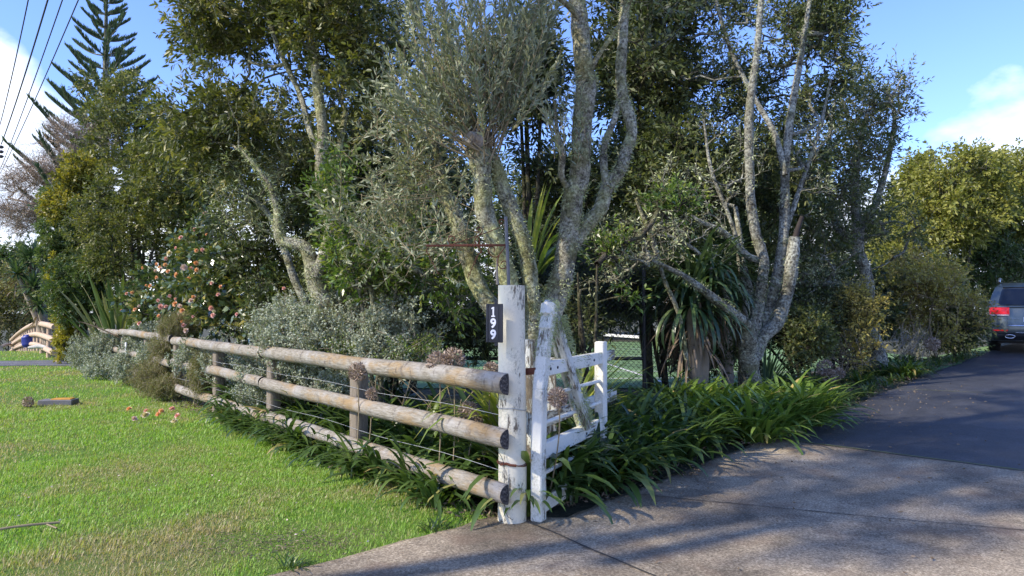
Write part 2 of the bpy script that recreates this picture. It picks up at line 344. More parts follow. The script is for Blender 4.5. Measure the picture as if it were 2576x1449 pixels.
# driveway: concrete then asphalt, in (along, across) coordinates
def Ledge(a): return np.where(a > .1, -.02, np.where(a < -.25, -.42+.07*(a+.25), -.02-.40*(.1-a)/.35))
def drive(u0, u1):
    def f(u, q):
        q2 = np.maximum(q, 0)
        a = u0(q2*9)+(u1(q2*9)-u0(q2*9))*u if callable(u0) else u
        r = Ledge(a)+(9-Ledge(a))*q2
        r = r+np.where(q2 < .02, .02*np.sin(a*7)+.012*np.sin(a*19), 0)
        return E0[0]+G[0]*a+RN[0]*r, E0[1]+G[1]*a+RN[1]*r
    return f
def paving(name, cols, blot, blue=0.):
    m, nt, pb, out = newmat(name); o = N(nt, 'ShaderNodeTexCoord').outputs['Object']
    n1 = noisen(nt, o, 70, 6, .75); n2 = noisen(nt, o, 1.1, 5, .62, dist=.6); n3 = noisen(nt, o, 260, 2, .7); n4 = noisen(nt, o, 6, 5, .65)
    c = ramp(nt, n1, [(.34, cols[0]), (.5, cols[1]), (.66, cols[2])])
    k = ramp(nt, n2, [(.34, (blot,)*3), (.50, (.85,)*3), (.66, (1.25,)*3)]); c = mix(nt, 1., c, k, 'MULTIPLY')
    k = ramp(nt, n4, [(.3, (.72,)*3), (.6, (1.1,)*3)]); c = mix(nt, .8, c, k, 'MULTIPLY')
    L(nt, c, pb.inputs['Base Color']); pb.inputs['Roughness'].default_value = .85
    bumpn(nt, pb, mth(nt, 'ADD', n1, n3), .55, .008); return m, nt, pb, c, o
m, nt, pb, c, o = paving('worn concrete', ((.12, .09, .056), (.33, .26, .17), (.68, .57, .41)), .42)
n = noisen(nt, o, 1.9, 3); c2 = mix(nt, ramp(nt, n, [(.52, (0,)*3), (.70, (.55,)*3)]), c, (.17, .105, .065)); L(nt, c2, pb.inputs['Base Color']); M['concrete'] = m
m, nt, pb, c, o = paving('dark asphalt', ((.026, .027, .030), (.050, .051, .055), (.12, .12, .125)), .75); pb.inputs['Roughness'].default_value = .6; M['asphalt'] = m
qs = np.concatenate([[-.001, 0, .006], np.linspace(.02, 1, 40)])
ca = np.concatenate([np.arange(-14, -1, .5), np.arange(-1, .4, .05), np.arange(.4, 3.6, .2)])
def conc(u, q):
    q2 = np.maximum(q, 0); umax = 3.7+.09*9*q2
    a = np.where(u < 0, u, u*umax/3.6); r = Ledge(a)+(9-Ledge(a))*q2
    r = r+np.where(q2 < .01, .015*np.sin(a*7)+.01*np.sin(a*19), 0)
    return E0[0]+G[0]*a+RN[0]*r, E0[1]+G[1]*a+RN[1]*r
grid_sheet('driveway', conc, np.append(ca[ca < 3.6], 3.6), qs, .02, M['concrete'], skirt=.06)
def asph(u, q):
    q2 = np.maximum(q, 0); a = u+(3.7+.09*9*q2)*(1-u/40); r = -.02+9.02*q2
    r = r+np.where(q2 < .01, .03*np.sin(a*3)+.02*np.sin(a*11), 0)
    return E0[0]+G[0]*a+RN[0]*r, E0[1]+G[1]*a+RN[1]*r
grid_sheet('asphalt_driveway', asph, np.concatenate([np.arange(0, 12, .3), np.arange(12, 40, 1)]), qs, .022, M['asphalt'], skirt=.06)
# joints in the paving: thin wandering grooves filled with dirt and moss
M['joint'] = flat('joint dirt', (.045, .04, .032), 1); M['moss'] = flat('joint moss', (.19, .20, .06), 1)
def joint(a0, sl, r0, r1, wd, mat, z=.026):
    rs = np.arange(r0, r1, .04); V = []
    for r in rs:
        a = a0+sl*r+.012*noise.noise(Vector((r*3, a0, 0)))
        ww = wd*(.6+.5*abs(noise.noise(Vector((r*9, a0, 3)))*2))
        for s in (-1, 1):
            q = E0+G*(a+s*ww/2)+RN*r; V.append((q[0], q[1], float(H(*q))+z))
    Fq = [(2*i, 2*i+1, 2*i+3, 2*i+2) for i in range(len(rs)-1)]
    mb = MB(); mb.add(V, Fq); o = mb.build('paving_joint', mat); o['kind'] = 'structure'
joint(-.2, -.26, -.08, 8, .022, M['joint']); joint(.9, .43, 0, 5, .014, M['joint']); joint(3.7, .09, 0, 8.5, .026, M['moss'], .03)
joint(8.5, .4, -.0, 8, .02, M['moss'], .03); joint(13, .3, 0, 8, .02, M['moss'], .03)
# gravel path at far left
M['gravel'] = paving('grey gravel', ((.06, .06, .065), (.14, .14, .15), (.30, .30, .32)), .8)[0]
grid_sheet('gravel_path', lambda u, v: (u, v+.12*np.sin(u*1.3)+(u+13)*.10), np.arange(-40, -11.4, .4), np.linspace(19.5, 21.6, 5), .012, M['gravel'])
# tennis court seen through the hedge
M['court'] = flat('green court surface', (.16, .27, .10), .9); M['line'] = flat('white line paint', (.75, .75, .72), .7)
grid_sheet('tennis_court', lambda u, v: (u, v), np.linspace(-6, 13, 8), np.linspace(14.3, 34, 8), -.01, M['court'])
mb = MB()
for (x0, y0, x1, y1) in ((-5, 15.4, 12, 17.2), (-5, 18.5, 12, 17.5), (-5, 22.5, 12, 24.8), (-5, 26.5, 12, 28.8), (3.2, 15, 1.7, 30)):
    d = nrm(np.array((x1-x0, y1-y0))); s = np.array((-d[1], d[0]))*.04
    mb.add([(x0-s[0], y0-s[1], 0), (x1-s[0], y1-s[1], 0), (x1+s[0], y1+s[1], 0), (x0+s[0], y0+s[1], 0)], [(0, 1, 2, 3)])
o = mb.build('court_lines', M['line'], smooth=False); o['kind'] = 'structure'

# ================================================================== timber
m, nt, pb, out = newmat('weathered round rail'); t = attr(nt, 'tc').outputs['Vector']
n1 = noisen(nt, t, 9, 6, .75, (1.2, 7, 7)); n2 = noisen(nt, t, 2.2, 5, .65, (1, 3, 3)); n3 = noisen(nt, t, 30, 4, .8, (.25, 2.5, 2.5)); n4 = noisen(nt, t, 5, 5, .7, (3, 1.5, 1.5))
n5 = noisen(nt, N(nt, 'ShaderNodeTexCoord').outputs['Object'], 3.1, 3)
c = ramp(nt, n1, [(.3, (.13, .11, .085)), (.5, (.28, .25, .20)), (.7, (.42, .39, .34))])
c = mix(nt, ramp(nt, n2, [(.50, (0,)*3), (.66, (.7,)*3)]), c, (.33, .21, .08))
c = mix(nt, ramp(nt, n5, [(.5, (0,)*3), (.68, (.55,)*3)]), c, (.42, .41, .39))
c = mix(nt, ramp(nt, n4, [(.56, (0,)*3), (.68, (.8,)*3)]), c, (.12, .10, .085))
c = mix(nt, ramp(nt, n3, [(.30, (.7,)*3), (.38, (0,)*3)]), c, (.09, .07, .055))
L(nt, c, pb.inputs['Base Color']); pb.inputs['Roughness'].default_value = .9; pb.inputs['Specular IOR Level'].default_value = .2; bumpn(nt, pb, mth(nt, 'ADD', n1, n3), .7, .012); M['rail'] = m
m, nt, pb, out = newmat('blackened end grain'); t = attr(nt, 'tc').outputs['Vector']
n1 = noisen(nt, t, 60, 5, .7); c = ramp(nt, n1, [(.35, (.012, .011, .011)), (.52, (.07, .06, .055)), (.68, (.26, .23, .19))]); L(nt, c, pb.inputs['Base Color']); pb.inputs['Roughness'].default_value = 1; bumpn(nt, pb, n1, .8, .01); M['endgrain'] = m
m, nt, pb, out = newmat('old grey timber'); t = attr(nt, 'tc').outputs['Vector']
n1 = noisen(nt, t, 12, 6, .75, (1, 12, 12)); c = ramp(nt, n1, [(.3, (.09, .07, .05)), (.55, (.24, .20, .15)), (.75, (.38, .33, .27))]); L(nt, c, pb.inputs['Base Color']); pb.inputs['Roughness'].default_value = .95; bumpn(nt, pb, n1, .7, .012); M['greywood'] = m
def peelpaint(name, paint, thr, grime, cover):
    m, nt, pb, out = newmat(name); t = attr(nt, 'tc').outputs['Vector']; o = N(nt, 'ShaderNodeTexCoord').outputs['Object']
    n1 = noisen(nt, t, 13, 6, .72, (1, 5, 5)); n2 = noisen(nt, t, 2.2, 3, .5, (1.5, 3, 3)); n3 = noisen(nt, o, 55, 4, .8)
    k = mth(nt, 'ADD', mth(nt, 'MULTIPLY', n1, .62), mth(nt, 'MULTIPLY', n2, .38))
    wood = ramp(nt, noisen(nt, t, 20, 5, .7, (1, 8, 8)), [(.3, (.06, .045, .035)), (.6, (.24, .20, .14)), (.75, (.36, .33, .25))])
    pc = mix(nt, ramp(nt, n3, [(.45, (0,)*3), (.62, (.7,)*3)]), paint, grime)
    pc = mix(nt, mth(nt, 'MULTIPLY', ramp(nt, n2, [(.4, (0,)*3), (.62, (1,)*3)]), cover), paint, pc)
    mk = ramp(nt, k, [(thr-.012, (0,)*3), (thr+.012, (1,)*3)])
    c = mix(nt, mk, pc, wood); L(nt, c, pb.inputs['Base Color']); pb.inputs['Roughness'].default_value = .6
    b = N(nt, 'ShaderNodeBump'); b.inputs['Strength'].default_value = .8; b.inputs['Distance'].default_value = .004; b.invert = True
    L(nt, mth(nt, 'ADD', mk, mth(nt, 'MULTIPLY', n1, .4)), b.inputs['Height']); L(nt, b.outputs[0], pb.inputs['Normal']); return m
M['postpaint'] = peelpaint('peeling cream paint', (.82, .75, .57), .59, (.42, .39, .26), .9)
M['gatepaint'] = peelpaint('peeling white paint', (.78, .76, .67), .60, (.36, .38, .27), 1.)
M['oldpaint'] = peelpaint('mossy old white paint', (.66, .66, .60), .52, (.33, .36, .24), 1.)
M['rust'] = flat('rust', (.16, .055, .03), .9, .2); M['steelpipe'] = flat('dull grey pipe', (.16, .16, .165), .6, .5); M['wire'] = flat('galvanised wire', (.5, .5, .48), .5, .6)
M['blackwire'] = flat('black cable', (.02, .02, .022), .6)

# ---- round rail fence
def fpt(t, z, off=0.): q = PO+FD*t+FN*off; return np.array((q[0], q[1], z))
fence = thing('rail_fence', 'weathered three-rail round timber fence along the lawn edge', 'fence', fpt(0.3, 0))
RH = (1.02, .635, .25)
for ri, zr in enumerate(RH):
    t0 = -.03; 
    for si, (ta, tb) in enumerate(((-.18, 4.62), (4.66, 8.95), (8.99, 13.3), (13.34, 17.2))):
        mb = MB(); ts = np.arange(ta, tb+.01, .12); pts = []; rad = []
        dz = (0, .015, -.02, .01)[si]*(1 if ri % 2 else -1); r0 = .073-.004*si+(.004 if ri == 0 else 0)
        for t in ts:
            wob = noise.noise(Vector((t*.7, ri*5, si)))*.014
            pts.append(fpt(t, zr+dz+wob, -.088+wob*.4)); rad.append(r0*(1+.05*noise.noise(Vector((t*2.1, ri*3+9, 0)))))
        if ri == 2 and False: pass
        tube(mb, pts, rad, 20, cap=True, rough=.028, rfreq=7, capmi=1, uvoff=ri*7+si*11, flat_=(np.array((FN[0], FN[1], 0)), .12))
        mb.build('rail', [M['rail'], M['endgrain']], fence)
for k, t in enumerate((2.28, 4.55, 6.75, 9.0, 11.2, 13.4, 15.6)):
    mb = MB(); beam(mb, fpt(t, -.1, .0), fpt(t, 1.05, .0), .15, .13, up=(FN[0], FN[1], 0), ch=.01, uvoff=k*3, seg=6, wob=.004)
    mb.build('post', M['greywood'], fence)
for k, (z, off) in enumerate(((.79, .08), (.40, .08))):
    mb = MB(); ts = np.linspace(-.05, 9, 26); tube(mb, [fpt(t, z+.01*math.sin(t*2.7), -.075) for t in ts], .0022, 4); mb.build('wire', M['wire'], fence)
mb = MB(); q = P(316, 925, 15); beam(mb, (q[0], q[1], .02), (q[0], q[1], .85), .035, .03, up=(0, 1, 0)); 
s_ = mb.build('marker_stake', M['line'], None, loc=(q[0], q[1], 0)); tag(s_, 'thin white stake standing in the shrubs at the far part of the rail fence', 'stake')

# ---- round white gate post
gp = thing('gate_post', 'thick round gate post in peeling cream paint at the fence end', 'post', (0, 5.33, 0))
mb = MB(); zz = np.linspace(-.1, 1.715, 46)
tube(mb, [(0.0+.004*math.sin(z*3), 5.33, z) for z in zz], [.104-.004*z for z in zz], 40, cap=True, rough=.02, rfreq=9, capmi=1); mb.build('shaft', [M['postpaint'], M['endgrain']], gp)
for z, m_ in ((.43, 'rust'), (.83, 'wire')):
    mb = MB(); a = np.linspace(0, 2*np.pi, 30)
    for q in range(3 if m_ == 'rust' else 1):
        tube(mb, [(.108*math.cos(i), 5.33+.108*math.sin(i), z+.004*q+.006*math.sin(3*i+q)-.01*math.cos(i)) for i in a], .003, 5)
    if m_ == 'rust': tube(mb, [(-.08, 5.255, .43), (-.04, 5.225, .445), (-.01, 5.222, .435), (.03, 5.222, .43)], .009, 6, rough=.4, rfreq=60)
    mb.build('wire_band', M[m_], gp)
mb = MB(); pts = [P(1243, 1125, 5.2), P(1262, 1150, 5.21), P(1268, 1180, 5.215), P(1269, 1260, 5.215), P(1277, 1300, 5.2), P(1290, 1308, 5.18)]
tube(mb, spline(pts, .03), .0022, 5); mb.build('loose_cable', M['blackwire'], gp)
# ---- house number sign
sn = nrm(np.array((-.30, -.954, 0))); ss = np.array((.954, -.30, 0)); sc = P(1243.5, 813, 5.14)
sign = thing('number_sign', 'black house number sign reading 199 on the round cream post', 'sign', sc)
M['signblack'] = flat('black sign plastic', (.012, .013, .02), .35); M['signgrey'] = flat('black sign face', (.022, .023, .032), .4); M['white'] = flat('white numerals', (.86, .85, .88), .5)
up3 = np.array((0, 0, 1.)); SWd, SHt = .122, .272
mb = MB(); beam(mb, sc-up3*SHt/2-sn*.008, sc+up3*SHt/2-sn*.008, SWd, .016, up=sn, ch=.003); mb.build('board', M['signblack'], sign, smooth=False)
mb = MB(); 
for s in (-1, 1): beam(mb, sc-up3*(SHt/2-.004)+ss*s*(SWd/2-.008)+sn*.003, sc+up3*(SHt/2-.004)+ss*s*(SWd/2-.008)+sn*.003, .014, .008, up=sn, ch=.002)
beam(mb, sc-up3*(SHt/2-.02)-ss*.006+sn*.0015, sc+up3*(SHt/2-.02)-ss*.006+sn*.0015, .074, .003, up=sn, ch=.001)
mb.build('face_plate', M['signgrey'], sign, smooth=False)
for s in (-1, 1):
    mb = MB(); c0 = sc+up3*s*(SHt/2+.010)+ss*.012-sn*.006; beam(mb, c0-up3*.016, c0+up3*.016, .026, .006, up=sn, ch=.002); mb.build('mounting_tab', M['signblack'], sign, smooth=False)
pl = [(-.0135, .020), (-.0135, .026), (-.004, .035), (.0065, .035), (.0065, -.026), (.0135, -.026), (.0135, -.035), (-.0135, -.035), (-.0135, -.026), (-.0045, -.026), (-.0045, .020)]
mb = MB(); V = [sc+ss*(x-.006)+up3*(z+.079)+sn*o_ for o_ in (.0078, .0035) for x, z in pl]; k = len(pl)
mb.add(V, [tuple(range(k-1, -1, -1))]); mb.F.append(np.array([(i, (i+1) % k, (i+1) % k+k, i+k) for i in range(k)])); mb.M.append(np.zeros(k)); mb.build('numeral', M['white'], sign, smooth=False)
for ch_, dz in (('9', 0), ('9', -.079)):
    cu = bpy.data.curves.new('numeral', 'FONT'); cu.body = ch_; cu.size = .098; cu.extrude = .0022; cu.offset = .0032; cu.align_x = 'CENTER'; cu.resolution_u = 6
    to = bpy.data.objects.new('numeral', cu); COL.objects.link(to); bpy.context.view_layer.update()
    me = bpy.data.meshes.new_from_object(to.evaluated_get(bpy.context.evaluated_depsgraph_get())); bpy.data.objects.remove(to)
    co = np.empty(len(me.vertices)*3, np.float32); me.vertices.foreach_get('co', co); co = co.reshape(-1, 3)
    cx, cy_ = (co[:, 0].min()+co[:, 0].max())/2, (co[:, 1].min()+co[:, 1].max())/2; hh = co[:, 1].max()-co[:, 1].min(); ww_ = co[:, 0].max()-co[:, 0].min()
    co = co-np.array((cx, cy_, 0)); co[:, 1] *= .070/hh; co[:, 0] *= (.017 if ch_ == '1' else .042)/ww_
    Wv = ss*co[:, :1]+up3*co[:, 1:2]+sn*(co[:, 2:3]+.0056)+up3*dz-ss*.006
    me.vertices.foreach_set('co', Wv.astype(np.float32).ravel()); me.materials.clear(); me.materials.append(M['white']); me.update()
    o = bpy.data.objects.new('numeral', me); COL.objects.link(o); o.parent = sign
    if ch_ == '1':
        mb = MB(); c0 = sc+up3*(dz-.030)-ss*.004+sn*.0056; beam(mb, c0-ss*.012, c0+ss*.012, .010, .005, up=sn, ch=.0005); mb.build('serif', M['white'], o, loc=sc).location = (0, 0, 0)
# ---- iron bracket on a pipe
D5 = 5.33
br = thing('iron_bracket', 'rusty scrolled iron sign bracket on a grey pipe above the round post', 'bracket', P(1279, 717, D5))
mb = MB(); tube(mb, [P(1280, 722, D5), P(1276, 630, D5), P(1272, 545, D5)], .0125, 12, cap=True); mb.build('pipe', M['steelpipe'], br)
def bp(cx, cy, d=D5): return P(1046.5+.1482*cx, 523.3+.1482*cy, d)
mb = MB(); ts = np.linspace(0, 1, 60); beam(mb, bp(1520, 630), bp(190, 640), .016, .016, ch=.002, seg=8); 
tube(mb, [bp(800+500*t, 634) for t in np.linspace(0, 1, 30)], [.011+.002*math.sin(i*1.7) for i in range(30)], 6); tube(mb, [bp(220, 640), bp(150, 642)], [.012, .002], 6); mb.build('arm', M['rust'], br)
def scroll(pts, r=.0042):
    mb = MB(); tube(mb, spline([bp(*p) for p in pts], .006), r, 6); mb.build('scroll', M['rust'], br)
scroll([(1520, 650), (1440, 760), (1370, 830), (1290, 815), (1235, 745), (1235, 680), (1280, 650), (1330, 690), (1330, 740)])
scroll([(1420, 780), (1390, 880), (1400, 970), (1450, 1030), (1520, 1015), (1545, 960), (1520, 905), (1470, 905), (1440, 950)])
scroll([(590, 625), (550, 560), (560, 500), (610, 475), (655, 500), (640, 550), (600, 545)])
scroll([(1080, 450), (1125, 400), (1110, 340), (1060, 330), (1030, 370), (1050, 410), (1080, 400)])
scroll([(1020, 610), (1000, 560), (1020, 500), (1040, 480)]); scroll([(1040, 610), (1080, 570), (1060, 510), (1040, 480)])
scroll([(1500, 310), (1510, 250), (1480, 200), (1430, 200), (1410, 240), (1440, 270), (1465, 240)])
scroll([(1050, 660), (1100, 700), (1105, 750), (1060, 780)]); scroll([(205, 670), (180, 720), (200, 780), (230, 770)])
mb = MB(); tube(mb, [bp(600, 620), bp(1000, 490), bp(1420, 335)], .003, 5); mb.build('tie_rod', M['rust'], br)
def chain(p0, p1, n):
    mb = MB(); a = bp(*p0); b = bp(*p1); d = nrm(b-a)
    for i in range(n):
        c = a+(b-a)*(i+.5)/n; L_ = np.linalg.norm(b-a)/n*.62; s = nrm(np.cross(d, (0, 1, 0))) if i % 2 else np.array((0, 1., 0))
        tube(mb, [c+d*L_*math.cos(q)+s*.006*math.sin(q) for q in np.linspace(0, 2*np.pi, 13)], .0022, 4)
    mb.build('chain', M['rust'], br)
chain((1060, 780), (880, 1180), 9); chain((210, 780), (380, 1120), 8)
mb = MB(); tube(mb, [P(1252, 716, 5.36), P(1250, 690, 5.37), P(1251, 650, 5.36)], [.011, .009, .006], 8, rough=.2, rfreq=20); o = mb.build('broken_stem', M['dead'], None, loc=P(1252, 716, 5.36)); 
tag(o, 'broken bare stem poking up behind the top of the round post', 'stem')
for v in (o,): pass

# ---- white gate
gA = np.array((.19, 5.31)); gB = np.array((.80, 6.6)); gd = (gB-gA)/np.linalg.norm(gB-gA); gn = np.array((-gd[1], gd[0])); gl = np.linalg.norm(gB-gA)
def gpt(s, z, off=0.): q = gA+gd*s+gn*off; return np.array((q[0], q[1], z))
gate = thing('farm_gate', 'open white timber gate with diagonal brace and lichen beside the round post', 'gate', gpt(0, 0))
gn3 = np.array((gn[0], gn[1], 0))
pf = np.array((.04, -1, 0)); pf = nrm(pf)
mb = MB()     # hinge stile: straight below, swept back and curled at the head
gu = (gd[0], gd[1], 0); sw = [(0, .02), (.0, .5), (.03, .95), (.085, 1.18), (.15, 1.38)]
for i in range(4): beam(mb, gpt(*sw[i]), gpt(sw[i+1][0]+.002, sw[i+1][1]+.012), .087-.001*i, .095, up=gu, ch=.008, uvoff=i*.5, seg=4, wob=.003)
beam(mb, gpt(.14, 1.37), gpt(.205, 1.50), .092, .11, up=gu, ch=.015, uvoff=5, seg=3, wob=.004); beam(mb, gpt(.185, 1.47), gpt(.225, 1.60), .105, .15, up=gu, ch=.04, uvoff=7, seg=3, wob=.006)
mb.build('hinge_stile', M['gatepaint'], gate, smooth=False)
mb = MB(); beam(mb, gpt(gl, .30), gpt(gl, 1.25), .09, .10, up=gd.tolist()+[0], ch=.01, seg=6, uvoff=5, wob=.003); mb.build('far_stile', M['gatepaint'], gate, smooth=False)
for nm, z, th in (('top_rail', 1.10, .105), ('lower_rail', .505, .12), ('bottom_rail', .12, .11)):
    mb = MB(); beam(mb, gpt(.045, z), gpt(gl-.04, z+.005), .06, th, ch=.006, uvoff=z*9, seg=6, wob=.003); mb.build(nm, M['gatepaint'], gate, smooth=False)
for z in (.90, .705, .34):
    mb = MB(); tube(mb, [gpt(s, z) for s in np.linspace(.03, gl-.03, 12)], .0165, 14, cap=True); mb.build('round_bar', M['gatepaint'], gate)
mb = MB(); beam(mb, gpt(.27, 1.54, .0), gpt(.90, .56, -.055), .06, .085, up=gd.tolist()+[.3], ch=.006, uvoff=20, seg=6, wob=.004); mb.build('brace', M['oldpaint'], gate, smooth=False)
mb = MB(); beam(mb, gpt(.30, 1.45, .045), gpt(1.0, .54, .045), .022, .08, up=gd.tolist()+[.3], ch=.004, uvoff=24, seg=6); mb.build('brace_plate', M['gatepaint'], gate, smooth=False)
for s, z in ((.16, 1.10), (.30, 1.10), (.95, .5), (1.15, 1.10)):
    mb = MB(); c0 = gpt(s, z, .0)-gn3*.03; tube(mb, [c0, c0-gn3*.006], .011, 10, cap=True); mb.build('bolt', M['blackwire'], gate)
mb = MB(); beam(mb, P(1307, 936, 5.40), P(1349, 933, 5.34), .012, .05, ch=.002); tube(mb, [P(1316, 925, 5.36), P(1316, 957, 5.36)], .014, 8, cap=True); mb.build('hinge_strap', M['rust'], gate)
# lichen hairs on the gate head and brace
mb = MB(); pts = []; drs = []
def hairs(a, b, n, rad):
    t = RS.rand(n)[:, None]; t = t**1.2; d = nrm(RS.normal(size=(n, 3))); d[:, 2] *= .8
    pts.append(a+(b-a)*t+d*rad*(.7+.4*RS.rand(n, 1))); drs.append(d+np.array((.0, 0, -.25)))
hairs(gpt(.23, 1.60), gpt(.08, 1.15), 2200, .062); hairs(gpt(.26, 1.58, -.02), gpt(.88, .6, -.05), 6500, .06); hairs(gpt(.06, 1.14), gpt(gl-.1, 1.14), 500, .035)
pp = np.vstack(pts); k = np.array([noise.noise(Vector(q)*9) > -.08 for q in pp]); leaves(mb, pp[k], np.vstack(drs)[k], .030, .0045, simple=True)
mb.build('lichen_beard', M['lichen'], gate)
mb = MB(); c0 = P(1403, 1000, 5.16); dd = nrm(RS.normal(size=(420, 3)))
leaves(mb, c0+dd*.012, dd, .068*(.8+.4*RS.rand(420)), .002, simple=True); leaves(mb, c0+dd*.054, dd+.4*RS.normal(size=dd.shape), .026, .0095, fold=.5)
sh = thing('dry_seed_head', 'big round dry seed head hanging in front of the white gate bars', 'seed head', (c0[0], c0[1], float(c0[2]))); mb.build('seed_ball', M['seed'], sh)
mb = MB(); tube(mb, spline([c0, c0+(.02, .1, -.2), c0+(.0, .25, -.5), c0+(-.05, .4, -.82)], .05), .005, 6); mb.build('stalk', M['stalk'], sh)
# ---- old mossy fence behind the gate
of = thing('old_fence', 'old mossy white timber fence standing behind the open gate', 'fence', (.15, 5.95, 0))
def ob(a, b, wd, th, nm, up=(0, 0, 1), seg=6):
    mb = MB(); beam(mb, a, b, wd, th, up=up, ch=.008, uvoff=RS.rand()*20, seg=seg, wob=.006); mb.build(nm, M['oldpaint'], of, smooth=False)
A0, B0 = np.array((.10, 5.75)), np.array((1.06, 7.6))
def opt(t, z): q = A0+(B0-A0)*t; return np.array((q[0], q[1], z))
for t in (.30, .86): ob(opt(t, -.05)-(.05, -.05, 0), opt(t, 1.12)-(.05, -.05, 0), .09, .09, 'post', up=(0, 1, 0))
ob(opt(0, 1.05), opt(.985, 1.07), .045, .10, 'rail'); ob(opt(0, .62), opt(1.01, .66), .045, .12, 'rail')
st = thing('timber_stump', 'broken weathered timber stump behind the round post', 'stump', P(1337, 945, 5.75)*np.array((1, 1, 0)))
mb = MB(); p0 = P(1337, 945, 5.75); zz = np.linspace(0, 1.30, 20); tube(mb, [(p0[0]+.01*math.sin(z*5), 5.75, z) for z in zz], [.085-.02*z*(1 if z > .6 else .5) for z in zz], 14, cap=True, rough=.16, rfreq=10); mb.build('log', M['oldpaint'], st)

# ---- tennis fence, net band
tf = thing('chain_link_fence', 'black chain link fence in front of the green tennis court', 'fence', (1.6, 10.6, 0))
M['blackpaint'] = flat('black steel', (.015, .016, .018), .5)
q = P(1621, 900, 10.6); mb = MB(); tube(mb, [(q[0], 10.6, 0), (q[0], 10.6, 2.6)], .032, 10, cap=True); mb.build('post', M['blackpaint'], tf)
mb = MB(); tube(mb, [(-1.5, 10.6, .82), (q[0], 10.6, .82)], .024, 8); mb.build('rail', M['blackpaint'], tf)
mb = MB()
for k in range(-60, 60):
    x0 = k*.075
    for s in (1, -1):
        xa, xb = x0, x0+s*2.5
        pa, pb_ = np.array((xa, 10.62, .05)), np.array((xb, 10.62, 2.55))
        t0, t1 = 0, 1; lo, hi = -1.2, 2.6
        def clipx(p, q): return p
        if max(xa, xb) < lo or min(xa, xb) > hi: continue
        tt = [(v-xa)/(xb-xa) for v in (lo, hi)]; t0 = max(0, min(tt)); t1 = min(1, max(tt))
        if t1 > t0: tube(mb, [pa+(pb_-pa)*t0, pa+(pb_-pa)*t1], .0028, 3)
mb.build('mesh', M['blackpaint'], tf)
nb = thing('tennis_net', 'tennis net with a white top band on the green court', 'net', (2.6, 20, 0))
mb = MB(); beam(mb, P(1519, 842, 19.6), P(1608, 848, 18.2), .02, .07, ch=.004); beam(mb, P(1625, 849, 18), P(1648, 851, 17.6), .02, .06, ch=.004); mb.build('top_band', M['line'], nb, smooth=False)
mb = MB(); a, b = P(1505, 846, 19.8), P(1700, 856, 17); 
for i in range(60): c0 = a+(b-a)*i/59; tube(mb, [c0, (c0[0], c0[1], .05)], .004, 3)
for z in np.linspace(.1, .95, 12): tube(mb, [(a[0], a[1], a[2]*z), (b[0], b[1], b[2]*z)], .004, 3)
mb.build('netting', M['blackpaint'], nb)

# ---- far fence at left
ff = thing('curving_rail_fence', 'light brown three-rail timber fence curving downhill at the far left', 'fence', (-15, 24, 0))
M['newrail'] = flat('tan round rail', (.52, .38, .26), .85)
def c7(x, y, d): return P(.1389*x, 764.7+.1389*y, d)
top = spline([c7(990, 420, 21), c7(880, 385, 22), c7(700, 355, 25), c7(600, 375, 28), c7(450, 445, 34), c7(300, 555, 42), c7(195, 655, 50)], 1)
for dz in (0, -.37, -.74):
    mb = MB(); tube(mb, top+np.array((0, 0, dz)), .085, 10, cap=True, rough=.04, rfreq=2); mb.build('rail', M['newrail'], ff)
acc = 0
for i in range(len(top)):
    if i % 2 == 0 or i > 20:
        mb = MB(); p = top[i]+np.array((.06, .1, 0)); tube(mb, [p+np.array((0, 0, .05)), p-np.array((0, 0, 1.5))], .07, 8, cap=True); mb.build('post', M['newrail'], ff)
mb = MB(); tube(mb, [c7(200, 722, 48), c7(100, 740, 44), c7(20, 775, 40)], .09, 8, cap=True); o = mb.build('pale_log', M['dead'], None, loc=c7(100, 740, 44)); tag(o, 'pale log lying at the left end of the distant curving fence', 'log')
M['blue'] = flat('blue tarpaulin', (.015, .03, .22), .5)
mb = MB(); q = c7(690, 600, 29); 
for i in range(2): beam(mb, q+(-.4+.5*i, .1*i, -.4), q+(-.45+.5*i, .1*i, .10-.06*i), .4, .3, up=(0, 1, 0), ch=.1, seg=4, wob=.05)
o = mb.build('blue_cover', M['blue'], None, loc=q); tag(o, 'dark blue tarpaulin bundle behind the distant curving fence', 'tarpaulin')
mb = MB(); q = c7(690, 765, 22.5); tube(mb, [q+(-.3, 0, -.05), q+(0, .05, 0), q+(.3, 0, -.05)], [.04, .07, .05], 9, cap=True, rough=.15, rfreq=5); o = mb.build('pale_stone', flat('pale stone', (.55, .52, .45), .9), None, loc=q); tag(o, 'long pale stone lying in the grass under the curving fence', 'stone')
